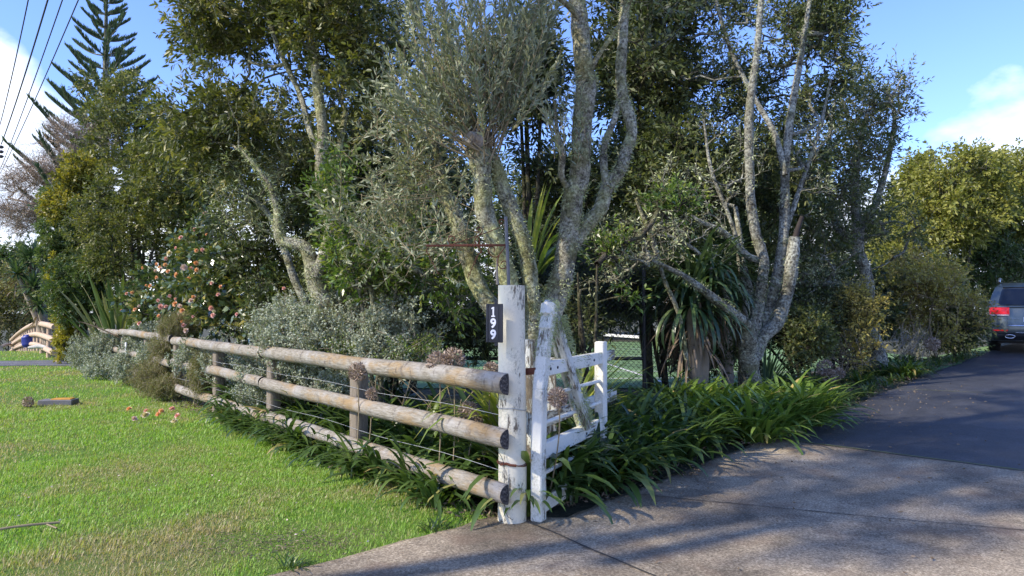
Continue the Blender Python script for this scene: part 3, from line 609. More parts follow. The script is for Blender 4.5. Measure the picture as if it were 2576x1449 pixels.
# MB.build(None, loc) keeps geometry relative to loc
# ---- power lines
M['cable'] = flat('power cable', (.05, .05, .06), .6)
for i, (x0, x1, y1, lab) in enumerate(((71, 0, 313, 'leftmost of the four overhead cables'), (120, 3, 363, 'second overhead cable from the left, ending at the insulator'), (157, 0, 427, 'third of the four overhead cables from the left'), (197, 0, 437, 'rightmost of the four overhead cables'))):
    hh_ = 6.5; a = P(x0, 0, hh_/((775)/F)); b = P(x1, y1, hh_/((775-y1)/F)); 
    ts = np.linspace(-.35, 1.0 if i == 1 else 1.25, 30); p = a+(b-a)*ts[:, None]; p[:, 2] += .5*(ts*(ts-1))
    mb = MB(); tube(mb, p, .014 if i != 1 else .019, 6); o = mb.build('overhead_cable', M['cable'], None, loc=a); tag(o, lab, 'cable', 'overhead power cables')
    if i == 1:
        mb = MB(); e = p[-1]; 
        for k in range(3): tube(mb, [e-(0, 0, .05+.19*k), e-(0, 0, .10+.19*k), e-(0, 0, .17+.19*k)], [.05, .11, .05], 12, cap=True)
        o = mb.build('insulator', M['cable'], None, loc=e); tag(o, 'dark insulator hanging on the overhead cable at the left edge', 'insulator')

# ---- things on the lawn
def gd_(px, py):
    v = (775-py)/F; return P(px, py, CH/max(1e-3, -v))
q = gd_(210*.3334*1.0+140*0+140-70*0, 1018)
mbx = thing('water_meter_box', 'grey concrete meter box with an orange lid set in the lawn', 'meter box', gd_(140, 1019))
q = gd_(140, 1019); bx = nrm(np.array((1, .12, 0)))
mb = MB(); beam(mb, q-bx*.27+(0, .1, .035), q+bx*.24+(0, .1, .035), .26, .09, ch=.01, seg=3, wob=.004); mb.build('concrete_surround', flat('grey concrete', (.17, .165, .17), .95), mbx, smooth=False)
mb = MB(); beam(mb, q-bx*.10+(0, .1, .085), q+bx*.20+(0, .1, .085), .17, .02, ch=.004); mb.build('lid', flat('orange lid', (.62, .30, .03), .6), mbx, smooth=False)
def ballhead(q, r, lab, stalk, n=260, st_pts=None):
    t = thing('dry_seed_head', lab, 'seed head', q); mb = MB(); dd = nrm(RS.normal(size=(n, 3)))
    leaves(mb, q+dd*.01, dd, r*(.8+.4*RS.rand(n)), .003, simple=True); leaves(mb, q+dd*r*.75, dd+.5*RS.normal(size=dd.shape), r*.4, r*.15, fold=.5); mb.build('seed_ball', M['seed'], t)
    if stalk:
        mb = MB(); e = np.array((q[0]+.1*RS.normal(), q[1]+.15, float(H(q[0], q[1])))); tube(mb, spline([q, (q+e)/2+(.02, 0, .03), e], .06), .006, 5); mb.build('stalk', M['stalk'], t)
    return t
ballhead(gd_(70, 1024)+(0, 0, .08), .085, 'round dry seed head lying on the lawn beside the meter box', False)
for px, py, r, lab in ((900, 935, .11, 'dry seed head above the middle rail beside the fence post'), (1105, 915, .13, 'wide tan dry seed head above the top rail left of the round post'), (1140, 905, .12, 'dry seed head just right of the wide tan one above the top rail'), (935, 990, .07, 'small pinkish seed head resting on the middle rail'), (1178, 1035, .10, 'dry seed head between the top and middle rails near the post'), (1235, 930, .08, 'dry seed head touching the left side of the round post'), (1195, 1055, .08, 'smaller dry seed head low beside the one near the post')):
    ballhead(P(px, py, 5.9 if px > 1000 else 6.7), r*.8, lab, True)
for px, py, d, r, lab in ((2075, 925, 12, .13, 'dry seed head in the greenery left of the leaning trunk'), (2085, 945, 12, .12, 'brown seed head below another by the driveway greenery'), (2110, 940, 12.3, .10, 'brown seed head right of the pair by the driveway'), (2345, 865, 14.5, .14, 'dry seed head under the yellowish shrub near the driveway')):
    ballhead(P(px, py, d), r, lab, True)
# camellia flower mesh
def flower_mb(c, r, nrmal, n=16):
    mb = MB(); nrmal = nrm(nrmal); a = nrm(np.cross(nrmal, (0, 0, 1.)+.1*nrmal)); b = np.cross(nrmal, a)
    for ring, (k, el) in enumerate(((7, .25), (6, .75), (4, 1.2))):
        th = np.arange(k)*2*np.pi/k+ring*.4; d = (np.cos(th)[:, None]*a+np.sin(th)[:, None]*b)*math.cos(el)+nrmal*math.sin(el)
        leaves(mb, np.tile(c, (k, 1))+nrmal*.006*ring, d+.12*RS.normal(size=d.shape), r*(1-.18*ring), r*.95, fold=.3, updir=nrmal)
    return mb
def petal(name, a, b): return leafmat(name, [a, b, a], rough=.6, trans=.2, tgain=1.1)
PET = [petal('pink petals', (.66, .34, .32), (.70, .46, .42)), petal('blush petals', (.62, .45, .42), (.64, .52, .48)), petal('browned orange petals', (.68, .34, .18), (.76, .48, .28)), petal('cream petals', (.60, .52, .34), (.62, .56, .42))]
for px, py, mi, lab in ((365, 1055, 3, 'large cream fallen flower on the lawn'), (337, 1063, 1, 'flat blush fallen flower left of the large cream one'), (325, 1038, 2, 'orange fallen flower farthest left on the lawn'), (369, 1043, 0, 'small pink fallen flower behind the large cream one'), (405, 1043, 2, 'orange fallen flower right of the cream one'), (399, 1052, 2, 'small browned flower just in front of an orange one'), (433, 1037, 0, 'pink fallen flower at the edge of the shrubs'), (447, 1055, 0, 'pink fallen flower to the right of the scattered ones'), (438, 1070, 3, 'pale yellow fallen flower nearest the rail fence')):
    q = gd_(px, py)+(0, 0, .045); o = flower_mb(q, .052 if px != 365 else .075, (RS.normal()*.3, -.4, 1)).build('fallen_flower', PET[mi], None, loc=q); tag(o, lab, 'flower', 'flowers fallen on the lawn')
q0, q1 = gd_(-60, 1353), gd_(150, 1325); mb = MB(); tube(mb, spline([q0+(0, 0, .03), (q0+q1)/2+(0, 0, .04), q1+(0, 0, .03)], .05), .009, 7, rough=.1, rfreq=20); tube(mb, [gd_(118, 1330)+(0, 0, .03), gd_(143, 1340)+(0, 0, .03)], .006, 6); o = mb.build('dry_stick', M['stalk'], None, loc=q0); tag(o, 'long pale dry stick lying on the lawn at the left edge', 'stick')
# ================================================================== trees
def ell(px, py, d, rx, ry, rz): return (P(px, py, d), np.array((rx/PM(d), rz, ry/PM(d))))
def sample(ells, n, gap=.0, gf=1.2, shell=.35, seed=0, cull=True):
    """points through ellipsoids, thinned by 3-D noise so the crown has holes"""
    rs = np.random.RandomState(seed); vol = np.array([np.prod(e[1])**.8 for e in ells]); vol /= vol.sum(); out = []
    while len(out) < n:
        e = ells[rs.choice(len(ells), p=vol)]; u = rs.normal(size=3); u /= np.linalg.norm(u)
        p = e[0]+e[1]*u*(rs.rand()**shell)
        if p[2] < .12+float(H(p[0], p[1])): continue
        if noise.noise(Vector(p)*gf+Vector((seed*3.1, 0, 0))) < gap-.0: continue
        out.append(p)
    return np.array(out)
def stem_mesh(mb, stem, side=14, rough=.13, rf=7, step=.045):
    """stem rows: x,y,z,r"""
    s = spline(stem, step); tube(mb, s[:, :3], np.maximum(s[:, 3], .004), side, rough=rough, rfreq=rf, cap=True)
    return s
def px_stem(rows, d0, d1=None):
    """rows (px,py,r_px[,dd]); depth runs from d0 to d1"""
    out = []; n = len(rows)
    for i, r in enumerate(rows):
        d = d0+((d1 if d1 is not None else d0)-d0)*i/(n-1)+(r[3] if len(r) > 3 else 0)
        out.append([*P(r[0], r[1], d), r[2]/PM(d)])
    return np.array(out)
def skeleton(stems, targets, sub=.28, seed=0, tw=.0035, mx=.05, pexp=.46, wig=.12):
    """joins targets to the stems by forking limbs; returns list of (pts, radii)"""
    rs = np.random.RandomState(seed); pos = []; par = []
    for s in stems:
        q = spline(s, .2)[:, :3]
        for k, p in enumerate(q): pos.append(p); par.append(-1)
    nst = len(pos); pos = list(pos); A = np.array(pos)
    dd = np.array([np.min(np.linalg.norm(A-t, axis=1)) for t in targets]); order = np.argsort(dd)
    buf = np.empty((nst+len(targets)*40, 3)); buf[:nst] = A; n = nst; par = [-1]*nst; paths = []
    for ti in order:
        t = targets[ti]; D = t-buf[:n]; dist = np.linalg.norm(D, axis=1)
        cost = dist+.9*np.maximum(0, .15*dist-D[:, 2])
        j = int(np.argmin(cost)); a = buf[j].copy(); ln = dist[j]
        if ln < .02: continue
        k = min(39, max(2, int(ln/sub)+1)); ids = [j]; mid = (a+t)/2+rs.normal(size=3)*ln*wig; mid[2] += ln*.02
        for q in range(1, k+1):
            u = q/k; p = a*(1-u)**2+2*mid*u*(1-u)+t*u*u
            if q < k: p = p+rs.normal(size=3)*min(.05, ln*.03)
            buf[n] = p; par.append(ids[-1]); ids.append(n); n += 1
        paths.append(ids)
    cnt = np.zeros(n)
    for ids in paths: cnt[ids[-1]] += 1
    for i in range(n-1, nst-1, -1):
        if par[i] >= 0: cnt[par[i]] += cnt[i]
    rad = np.minimum(tw*np.maximum(cnt, 1)**pexp, mx)
    out = []
    for ids in paths:
        r = rad[ids].copy(); r[0] = min(r[0], r[1]*1.25) if ids[0] >= nst else r[1]*1.15
        out.append((buf[ids], r))
    return out
def tree(name, label, cat, stems, ells, n, lm, bark, twig, ll=.07, lw=.022, per=45, spread=.28, up=.5, gap=-.1, gf=1.2, seed=1, simple=False, group=None,
         tw=.0035, mx=.05, sides=5, out_w=.6, droop=.1, trunk_side=14, rough=.13, shell=.35, wig=.12, cluster_tone=.35, whip=0, base=None, crown_name='crown', boughs=0, bough_mat=None, btw=.011, tpc=5):
    b = stems[0][0][:3]; z0 = float(H(b[0], b[1]))
    t = thing(name, label, cat, (b[0], b[1], z0), group=group)
    mb = MB()
    for s in stems: stem_mesh(mb, s, trunk_side, rough)
    mb.build('trunk', bark, t)
    tg = sample(ells, n, gap, gf, shell, seed); rs = np.random.RandomState(seed+50)
    mb = MB()
    if boughs:
        bs = skeleton(stems, sample(ells, boughs, -1, gf, .6, seed+7), seed=seed+3, tw=btw, mx=mx, wig=.2, pexp=.35); m2 = MB()
        for p, r in bs: tube(m2, p, r, 7, rough=.15, rfreq=12)
        m2.build('boughs', bough_mat or bark, t); stems = list(stems)+[np.hstack([p, r[:, None]]) for p, r in bs]
    for p, r in skeleton(stems, tg, seed=seed, tw=tw, mx=mx, wig=wig): tube(mb, p, r, sides if r[0] > .012 else 3)
    cen = np.mean([s[len(s)//2][:3] for s in stems], axis=0)
    od = nrm(tg-cen); cd = nrm(od*out_w+np.array((0, 0, up))+rs.normal(size=tg.shape)*.45)
    nt_ = tpc; mk = max(2, per//nt_); tb = np.repeat(tg, nt_, 0)+rs.normal(size=(len(tg)*nt_, 3))*spread*.12
    td = nrm(np.repeat(cd, nt_, 0)*.75+nrm(rs.normal(size=tb.shape))*.8); tl = spread*rs.uniform(.7, 1.7, len(tb))
    e_ = tb+td*tl[:, None]; e_[:, 2] -= tl*.08; sv = nrm(np.cross(td, rs.normal(size=td.shape)))*.0035*max(1, ll/.08)
    mb.add(np.stack([tb-sv, tb+sv, e_+sv*.4, e_-sv*.4], 1).reshape(-1, 3), np.arange(len(tb)*4).reshape(-1, 4))
    mb.build('limbs', twig, t)
    K = nt_*mk; c = np.repeat(tb, mk, 0); d = np.repeat(td, mk, 0); u = (rs.rand(len(c), 1))**.62
    rad = rs.normal(size=c.shape); rad = nrm(rad-d*np.sum(rad*d, 1)[:, None]); pos = c+d*u*np.repeat(tl, mk)[:, None]+rad*.006
    ld = nrm(d*(.35+.65*u)+rad*(.85-.25*u)+rs.normal(size=c.shape)*.18+np.array((0, 0, -.1)))
    tone = np.clip(.5+cluster_tone*np.repeat(rs.normal(size=len(tg))*.7, K)+.22*rs.normal(size=len(c)), 0, 1)
    mb = MB(); sz = .7+.6*rs.rand(len(c)); leaves(mb, pos, ld, ll*sz*1.1, lw*sz*1.1, tone, simple=simple, droop=droop)
    if whip:      # short leafy shoots with their own twigs
        pass
    mb.build(crown_name, lm, t)
    return t
def tufts(mb, stems, n, ln=.028, wd=.005, thr=.0, seed=3, f=3.2, rmul=1.0):
    rs = np.random.RandomState(seed)
    for s in stems:
        q = spline(s, .03); k = rs.randint(0, len(q), int(n*len(q)/60)); k = k[[noise.noise(Vector(q[i, :3])*f+Vector((seed, 0, 0))) > thr for i in k]] if len(k) else k
        if not len(k): continue
        d = nrm(rs.normal(size=(len(k), 3))); tg_ = nrm(np.gradient(q[:, :3], axis=0))[k]; d = nrm(d-tg_*np.sum(d*tg_, 1)[:, None])
        leaves(mb, q[k, :3]+d*q[k, 3:4]*rmul, d+rs.normal(size=d.shape)*.5+np.array((0, 0, -.3)), ln*(.6+.8*rs.rand(len(k))), wd, rs.rand(len(k)), simple=True)
# ---- tall lichen tree right behind the post
S = lambda rows, d0, d1=None: px_stem(rows, d0, d1)
D_ = S([(1352, 990, 46), (1356, 920, 40), (1374, 850, 34), (1385, 800, 28), (1399, 745, 28), (1419, 670, 28), (1432, 583, 27), (1442, 500, 27), (1458, 433, 26), (1466, 300, 25), (1474, 215, 26), (1464, 120, 23), (1452, 0, 21), (1440, -140, 18), (1450, -300, 12)], 6.55, 6.6)
E_ = S([(1440, 625, 16), (1470, 573, 19), (1509, 526, 19), (1528, 470, 18), (1562, 427, 16), (1574, 383, 15), (1589, 333, 14), (1580, 283, 15), (1562, 217, 14), (1566, 100, 13), (1574, 0, 12), (1590, -160, 8)], 6.6, 7.0)
F_ = S([(1526, 470, 9), (1520, 430, 10), (1520, 367, 9), (1546, 300, 8), (1560, 240, 7)], 6.65, 6.9)
G_ = S([(1470, 230, 8), (1500, 150, 6), (1560, 60, 5), (1600, -30, 4)], 6.6, 6.4)
H_ = S([(1425, 470, 8), (1412, 440, 8), (1414, 385, 9), (1402, 330, 5), (1392, 250, 3)], 6.5, 6.3)
I_ = S([(1455, 40, 10), (1430, 15, 8), (1400, -10, 7), (1340, -60, 5)], 6.5, 6.3)
t1 = tree('lichen_tree', 'tall tree with two thick lichen-crusted stems forking right behind the white gate', 'tree', [D_, E_, F_, G_, H_, I_],
          [ell(1500, -330, 6.8, 330, 160, 1.6), ell(1640, 30, 7.3, 90, 120, .5)], 90, M['lf_dark'], M['bark_pale'], M['twig'], ll=.075, lw=.022, per=40, seed=11, tw=.005)
mb = MB(); tufts(mb, [D_, E_, F_, G_], 1100, thr=-.02, seed=5, ln=.03, wd=.007); tufts(mb, [D_[3:12], E_], 1500, ln=.042, wd=.007, thr=.16, seed=8); mb.build('lichen', M['lichen'], t1)
# ---- olive with pruned stems and upright shoots
A1 = S([(1335, 985, 36), (1325, 900, 30), (1275, 815, 24), (1209, 733, 22), (1175, 640, 22), (1155, 566, 22), (1126, 500, 20), (1105, 430, 12), (1090, 330, 8), (1070, 230, 5)], 6.6, 6.9)
B1 = S([(1320, 900, 24), (1300, 800, 24), (1282, 713, 24), (1250, 616, 24), (1219, 533, 24), (1212, 440, 24), (1206, 392, 30), (1196, 366, 24)], 6.45, 6.2)
C1 = S([(1342, 900, 26), (1340, 790, 22), (1326, 650, 20), (1296, 550, 20), (1268, 483, 20), (1250, 430, 18), (1238, 392, 15), (1236, 376, 9)], 6.45, 6.3)
ol = thing('olive_tree', 'grey-green olive tree with pruned mossy stems and a fan of upright shoots', 'tree', (*A1[0][:2], 0))
mb = MB(); 
for s in (A1, B1, C1): stem_mesh(mb, s, 18, .14, 9, .035)
mb.build('trunk', M['bark_olive'], ol)
mb = MB(); c0 = P(1192, 352, 6.12); n0 = nrm(np.array((-.5, -.8, .1))); tube(mb, [c0-n0*.03, c0+n0*.06, c0+n0*.075], [.085, .06, .05], 14, cap=True, rough=.1, rfreq=14); mb.build('pruning_scar', M['rail'], ol)
rs = np.random.RandomState(4); tw_ = MB(); lf_ = MB()
def shoot(b, tip, r=.006, nl=34, ln=.062, wd=.0145, curve=.08, start=.25, vase=0.):
    n = max(6, int(np.linalg.norm(tip-b)/.09)); u = np.linspace(0, 1, n)[:, None]; mid = (b+tip)/2+rs.normal(size=3)*np.linalg.norm(tip-b)*curve*.5+(tip-b)*np.array((.12, .12, -.08))*vase
    p = b*(1-u)**2+2*mid*u*(1-u)+tip*u*u; tube(tw_, p, np.linspace(r, .0015, n), 4)
    u = start+(1-start)*rs.rand(nl)[:, None]; q = b*(1-u)**2+2*mid*u*(1-u)+tip*u*u; d = nrm(tip-b); s = nrm(rs.normal(size=(nl, 3)))
    leaves(lf_, q, d*.75+s*.62, ln*(.7+.6*rs.rand(nl)), wd*(.8+.4*rs.rand(nl)), np.clip(.5+.25*rs.normal(size=nl), 0, 1))
    return q
burr = [P(1206, 385, 6.2), P(1190, 380, 6.15), P(1225, 375, 6.25), P(1240, 385, 6.3)]
for i in range(95):
    b = burr[rs.randint(4)]+rs.normal(size=3)*.05; 
    a = rs.uniform(-1, 1); ty = rs.uniform(-150, 250); hgt = (375-ty)/485
    tx = 1185+a*222*min(1, .42+(375-ty)/260)+hgt*8; tip = P(tx, ty+40*abs(a), 6.2+rs.normal()*.40)
    r_ = .009 if i < 40 else .005
    q = shoot(b, tip, r_, nl=int(26+50*hgt), curve=.10, start=.28, vase=1.)
    for k in range(3):
        o = q[rs.randint(len(q))]; shoot(o, o+nrm(nrm(tip-b)*.8+np.array((0, 0, .7))+rs.normal(size=3)*.28)*rs.uniform(.22, .5), .0025, 30, start=.1)
for (ox, oy, od, n, spx, spy, ang) in ((1040, 410, 7., 120, 130, 130, 0), (990, 560, 7.2, 80, 130, 90, 0), (1080, 290, 6.9, 60, 120, 80, 0), (1090, 640, 6.5, 16, 90, 70, 0), (1405, 345, 6.35, 10, 22, 70, 0), (1440, 400, 6.35, 8, 30, 60, 0)):
    for i in range(n):
        b = P(ox+rs.normal()*spx*.5, oy+rs.normal()*spy*.5, od+rs.normal()*.3); d = nrm(np.array((rs.normal()*.7, rs.normal()*.6, .35+rs.normal()*.5)))
        if ox > 1400: d = nrm(np.array((rs.normal()*.4, rs.normal()*.4, 1)))
        q = shoot(b, b+d*rs.uniform(.3, .65), .004, 30, start=.05)
for i in range(34):   # thin arching twigs round the bracket
    b = A1[rs.randint(4, 8), :3]+rs.normal(size=3)*.04; shoot(b, b+np.array((rs.normal()*.45-.2, -.25+rs.normal()*.2, rs.normal()*.28)), .004, 10, curve=.3, start=.6)
tw_.build('shoots', M['stalk'], ol); lf_.build('crown', M['lf_olive'], ol)
mb = MB(); tufts(mb, [A1, B1, C1], 1300, thr=-.02, seed=9, ln=.028, wd=.007); tufts(mb, [A1[2:6]], 900, thr=.1, seed=12, ln=.034); mb.build('lichen', M['lichen'], ol)
# ---- left lichen tree with mid green crown
L1 = S([(862, 900, 32), (853, 830, 27), (817, 763, 24), (793, 697, 24), (783, 657, 19), (767, 623, 16), (735, 612, 15), (707, 603, 14), (699, 563, 12), (697, 530, 9), (680, 470, 7), (645, 420, 5), (600, 370, 3)], 8.6, 8.8)
L2 = S([(795, 700, 18), (812, 655, 17), (832, 580, 16), (820, 513, 16), (807, 433, 15), (813, 333, 14), (800, 233, 13), (793, 167, 11), (775, 60, 8), (760, -60, 6)], 8.6, 8.9)
L3 = S([(840, 800, 14), (868, 700, 14), (862, 600, 12), (846, 500, 11), (850, 400, 9), (870, 280, 7)], 8.7, 9.1)
L4 = S([(812, 420, 8), (780, 330, 8), (755, 240, 7), (700, 120, 6), (660, 0, 5)], 8.8, 9.3)
t7 = tree('lichen_tree', 'leafy tree left of centre with a crooked pale lichen trunk leaning over the rail fence', 'tree', [L1, L2, L3, L4],
     [ell(640, 150, 9.8, 195, 190, 1.6), ell(560, 330, 10., 130, 150, 1.3), ell(820, 40, 9.2, 150, 170, 1.2), ell(700, 380, 9.6, 150, 130, 1.2), ell(900, 200, 9.3, 90, 200, 1.), ell(540, 100, 9.8, 70, 80, .6), ell(450, 150, 10, 55, 50, .5), ell(700, -60, 9.6, 230, 80, 1.3)],
     620, M['lf_left'], M['bark_pale'], M['twig'], ll=.075, lw=.024, per=74, spread=.24, gap=.0, seed=21, tw=.004, mx=.04, boughs=46, btw=.009, tpc=7)
mb = MB(); tufts(mb, [L1, L2, L3], 1000, thr=-.05, seed=15, ln=.045, wd=.009); mb.build('lichen', M['lichen'], t7)
# bare lichen branches left of that trunk
def fan(name, label, stems, ells, n, bark, twig, seed, tw=.005, mx=.03, wig=.16, lm=None, cat='tree', gap=-.3, **k):
    return tree(name, label, cat, stems, ells, n, lm or M['lichen'], bark, twig, ll=.05, lw=.012, per=k.get('per', 6), spread=.14, seed=seed, tw=tw, mx=mx, wig=wig, gap=gap, simple=True)
Q1 = S([(800, 830, 10), (740, 700, 10), (690, 560, 8), (620, 480, 6), (570, 400, 4)], 9.3, 9.5)
fan('bare_tree', 'thin leafless lichen-covered tree spreading just left of the crooked pale trunk', [Q1], [ell(640, 470, 9.4, 110, 130, .7), ell(720, 330, 9.4, 60, 110, .5)], 150, M['bark_pale'], M['bark_olive'], 31, tw=.004, wig=.25)
# ---- right white-barked multi-stem tree
dR = 11
R1 = S([(1886, 990, 30.6), (1884, 930, 27.0), (1884, 890, 24.3), (1880, 850, 22.5), (1874, 816, 15.3), (1850, 793, 12.6), (1794, 750, 11.7), (1750, 716, 9.9), (1712, 690, 7.2), (1640, 655, 4.5)], dR, 9.5)
R2 = S([(1884, 850, 18.0), (1877, 800, 12.6), (1877, 733, 10.8), (1864, 666, 9.9), (1861, 600, 7.2), (1850, 520, 5.4)], dR, 11.4)
R3 = S([(1892, 850, 19.8), (1904, 783, 16.2), (1918, 700, 13.5), (1920, 650, 13.5), (1900, 583, 12.6), (1890, 516, 12.6), (1887, 467, 11.7), (1884, 333, 11.7), (1890, 233, 9.9), (1904, 133, 8.1), (1915, 0, 7.2), (1930, -120, 4.5)], dR, 10.8)
R3b = S([(1914, 655, 9.9), (1884, 646, 9.0), (1850, 613, 8.1), (1817, 583, 8.1), (1767, 560, 6.3), (1690, 520, 4.5), (1640, 505, 2.7)], dR, 10.5)
R4 = S([(1896, 850, 16.2), (1930, 783, 14.4), (1957, 683, 13.5), (1970, 600, 12.6), (1974, 516, 12.6), (1975, 430, 10.8), (1988, 300, 9.9), (2008, 180, 8.1), (2028, 60, 6.3), (2045, -60, 4.5)], dR+.1, 11.3)
R5 = S([(1895, 900, 19.8), (1918, 850, 18.0), (1955, 810, 17.1), (1976, 750, 16.2), (1987, 700, 16.2), (1994, 640, 16.2), (1999, 596, 13.5)], dR-.05, 10.9)
R5b = S([(1999, 604, 8.1), (2008, 572, 6.3), (2018, 545, 5.4)], 10.9)
R6 = S([(1893, 930, 10.8), (1905, 600, 0.0)], dR)
R7 = S([(1975, 440, 8.1), (1950, 340, 7.2), (1900, 250, 6.3), (1840, 130, 5.4), (1800, 0, 4.5)], 11.1, 11.6)
t11 = tree('lichen_tree', 'white-barked tree splitting into five stems from a short trunk beside the driveway', 'tree', [R1, R2, R3, R3b, R4, R5, R7],
     [ell(1750, 180, 12.3, 150, 240, 1.), ell(1940, 130, 12.4, 150, 230, 1.1), ell(2050, 160, 12.1, 80, 190, .9), ell(1790, 430, 12.4, 150, 110, .8), ell(2070, 20, 11.9, 80, 90, .7), ell(1990, 380, 12, 90, 120, .9)],
     620, M['lf_right'], M['bark_white'], M['twig_dark'], ll=.075, lw=.020, per=66, spread=.28, gap=.0, seed=41, tw=.0055, mx=.06, wig=.10, up=.7, boughs=80, btw=.013, tpc=7)
M['deadstub'] = flat('dark dead stub', (.035, .026, .022), .9); mb = MB(); stem_mesh(mb, R5b, 12, .05); mb.build('sawn_stub', M['deadstub'], t11)
mb = MB(); tufts(mb, [R1, R3, R3b, R4, R5, R7], 420, thr=.0, seed=19, ln=.045, wd=.010); mb.build('lichen', M['lichen'], t11)
R8 = S([(1850, 793, 7.2), (1800, 700, 6.3), (1760, 640, 5.4), (1700, 600, 3.6), (1640, 590, 2.7)], 10.8, 10.3)
R9 = S([(1904, 783, 8.1), (1880, 700, 7.2), (1840, 560, 5.4), (1790, 430, 4.5), (1770, 300, 2.7)], 11.1, 11.2)
R10 = S([(1970, 600, 7.2), (2010, 480, 6.3), (2060, 330, 4.5), (2090, 200, 2.7)], 11.2, 11.6)
fan('bare_tree', 'slender pale branches fanning low and left around the white-barked tree', [R8, R9, R10], [ell(1730, 600, 10.7, 130, 110, .6), ell(1800, 400, 11, 120, 120, .8), ell(2050, 420, 11.4, 70, 140, .7)], 130, M['bark_white'], M['bark_white'], 37, tw=.005, wig=.2, per=3)
# bare grey branch fans between the gate and the white trunk
Q2 = S([(1730, 930, 6), (1710, 800, 6), (1670, 700, 5), (1640, 600, 7), (1600, 500, 4)], 10.2, 9.6)
fan('bare_tree', 'tangle of bare grey lichen branches reaching left behind the white gate', [Q2], [ell(1600, 600, 9.4, 130, 90, .8), ell(1540, 680, 9.2, 80, 60, .5), ell(1700, 500, 10, 100, 90, .8)], 170, M['bark_pale'], M['twig'], 33, tw=.0042, wig=.22, per=4)
# ---- leaning trunk tree
W1 = S([(2216, 935, 22), (2205, 880, 20), (2190, 830, 17), (2180, 783, 16), (2184, 733, 15), (2177, 683, 15), (2160, 633, 15), (2156, 560, 13), (2150, 470, 11), (2160, 380, 8), (2180, 290, 5)], 14, 14.4)
W2 = S([(2182, 740, 10), (2140, 722, 10), (2080, 718, 9), (2010, 716, 7), (1960, 700, 4)], 14, 13.6)
W3 = S([(2165, 650, 10), (2120, 600, 9), (2090, 520, 8), (2080, 400, 6), (2100, 260, 4)], 14.2, 14.4)
W4 = S([(2158, 600, 9), (2200, 520, 9), (2230, 420, 7), (2250, 300, 5), (2230, 220, 3)], 14.2, 14.6)
t12 = tree('lichen_tree', 'slender tree on a leaning black-and-white trunk right of the five-stemmed tree', 'tree', [W1, W2, W3, W4],
     [ell(2160, 300, 14.5, 90, 150, 1.4), ell(2110, 470, 14.3, 110, 130, 1.3), ell(2230, 270, 14.6, 55, 90, .8), ell(2210, 560, 14.4, 80, 110, 1.1), ell(2060, 620, 14, 90, 90, 1.)],
     480, M['lf_right'], M['bark_white'], M['twig'], ll=.085, lw=.024, per=36, spread=.30, gap=-.05, seed=51, tw=.0075, mx=.06, wig=.10, up=.7, simple=True, boughs=110, btw=.014)
fan('bare_tree', 'low fan of bare dark branches left of the leaning trunk', [W2+np.array((0, -.1, .02, 0))], [ell(2030, 690, 13.6, 80, 50, .6), ell(2060, 760, 13.6, 70, 30, .4)], 120, M['twig'], M['twig'], 35, tw=.006, wig=.25, per=3)
# ---- dark trees behind the centre
def bgtree(px, py, d, rx, ry, rz, n, lm, label, seed, per=40, ll=.10, name='background_tree', gap=-.12, twig='twig_dark', group=None, extra=(), spread=.38, base_y=None, tw=.006, lw=None, up=.5, tpc=5, boughs=0, ts=None):
    if ts is None: ts = .3 if 'shrub' in name or 'bush' in name or 'column' in name else .45
    x0 = P(px, py, d); g0 = float(H(x0[0], x0[1])); s = np.array([[x0[0]+.1, x0[1], g0-.1, .14], [x0[0], x0[1]+.1, g0+(x0[2]-g0)*.45, .11], [x0[0]-.1, x0[1], x0[2], .07], [x0[0], x0[1], x0[2]+ry/PM(d)*.6, .03]]); s[:, 3] *= ts
    s2 = np.array([[x0[0], x0[1], g0+.4, .09], [x0[0]+rx/PM(d)*.35, x0[1]-.2, g0+(x0[2]-g0)*.7, .07], [x0[0]+rx/PM(d)*.6, x0[1], x0[2]+.4, .04]]); s2[:, 3] *= ts
    s3 = np.array([[x0[0], x0[1], g0+.3, .09], [x0[0]-rx/PM(d)*.35, x0[1]+.2, g0+(x0[2]-g0)*.7, .07], [x0[0]-rx/PM(d)*.6, x0[1], x0[2]+.3, .04]]); s3[:, 3] *= ts
    return tree(name, label, 'tree' if 'tree' in name or 'conifer' in name else 'shrub', [s, s2, s3], [ell(px, py, d, rx, ry, rz)]+[ell(*e) for e in extra], n, lm, M[twig], M[twig], ll=ll, lw=lw or ll*.32, per=per, spread=spread, gap=gap, seed=seed, simple=True, tw=tw, group=group, trunk_side=8, up=up, tpc=tpc, boughs=boughs, bough_mat=M['bark_pale'], btw=.014)
bgtree(1335, 150, 12.5, 55, 170, 1.3, 230, M['lf_dark'], 'dark leafy tree showing just right of the olive crown against the sky', 61, ll=.12, extra=((1300, 330, 12.5, 60, 60, .8),))
bgtree(1420, 470, 13.5, 95, 85, 1.4, 190, M['lf_dark'], 'low dark leafy tree glimpsed between the olive and the thick forked stems', 62, ll=.11, extra=((1340, 560, 13.5, 70, 60, 1),))
bgtree(1620, 130, 13, 115, 260, 1.8, 460, M['lf_dark'], 'dark dense tree filling the sky right of the thick forked stems', 63, gap=.0, per=44, ll=.12, extra=((1540, 120, 13, 60, 200, 1),))
bgtree(1660, 480, 13.2, 150, 170, 1.8, 420, M['lf_right'], 'deep green tree low behind the gate and the bare grey branches', 64, ll=.10)
bgtree(1030, 180, 12.5, 150, 230, 1.8, 210, M['lf_dark'], 'dark fine-leaved tree behind the olive crown on its left side', 65, ll=.09, gap=.0)
bgtree(980, 520, 11.5, 190, 190, 1.6, 420, M['lf_dark'], 'shady dark tree behind the glossy shrub left of the iron bracket', 66, ll=.10)
bgtree(760, 560, 12.6, 230, 210, 1.6, 420, M['lf_dark'], 'dark tree in the shade behind the crooked pale trunk', 67, ll=.10)
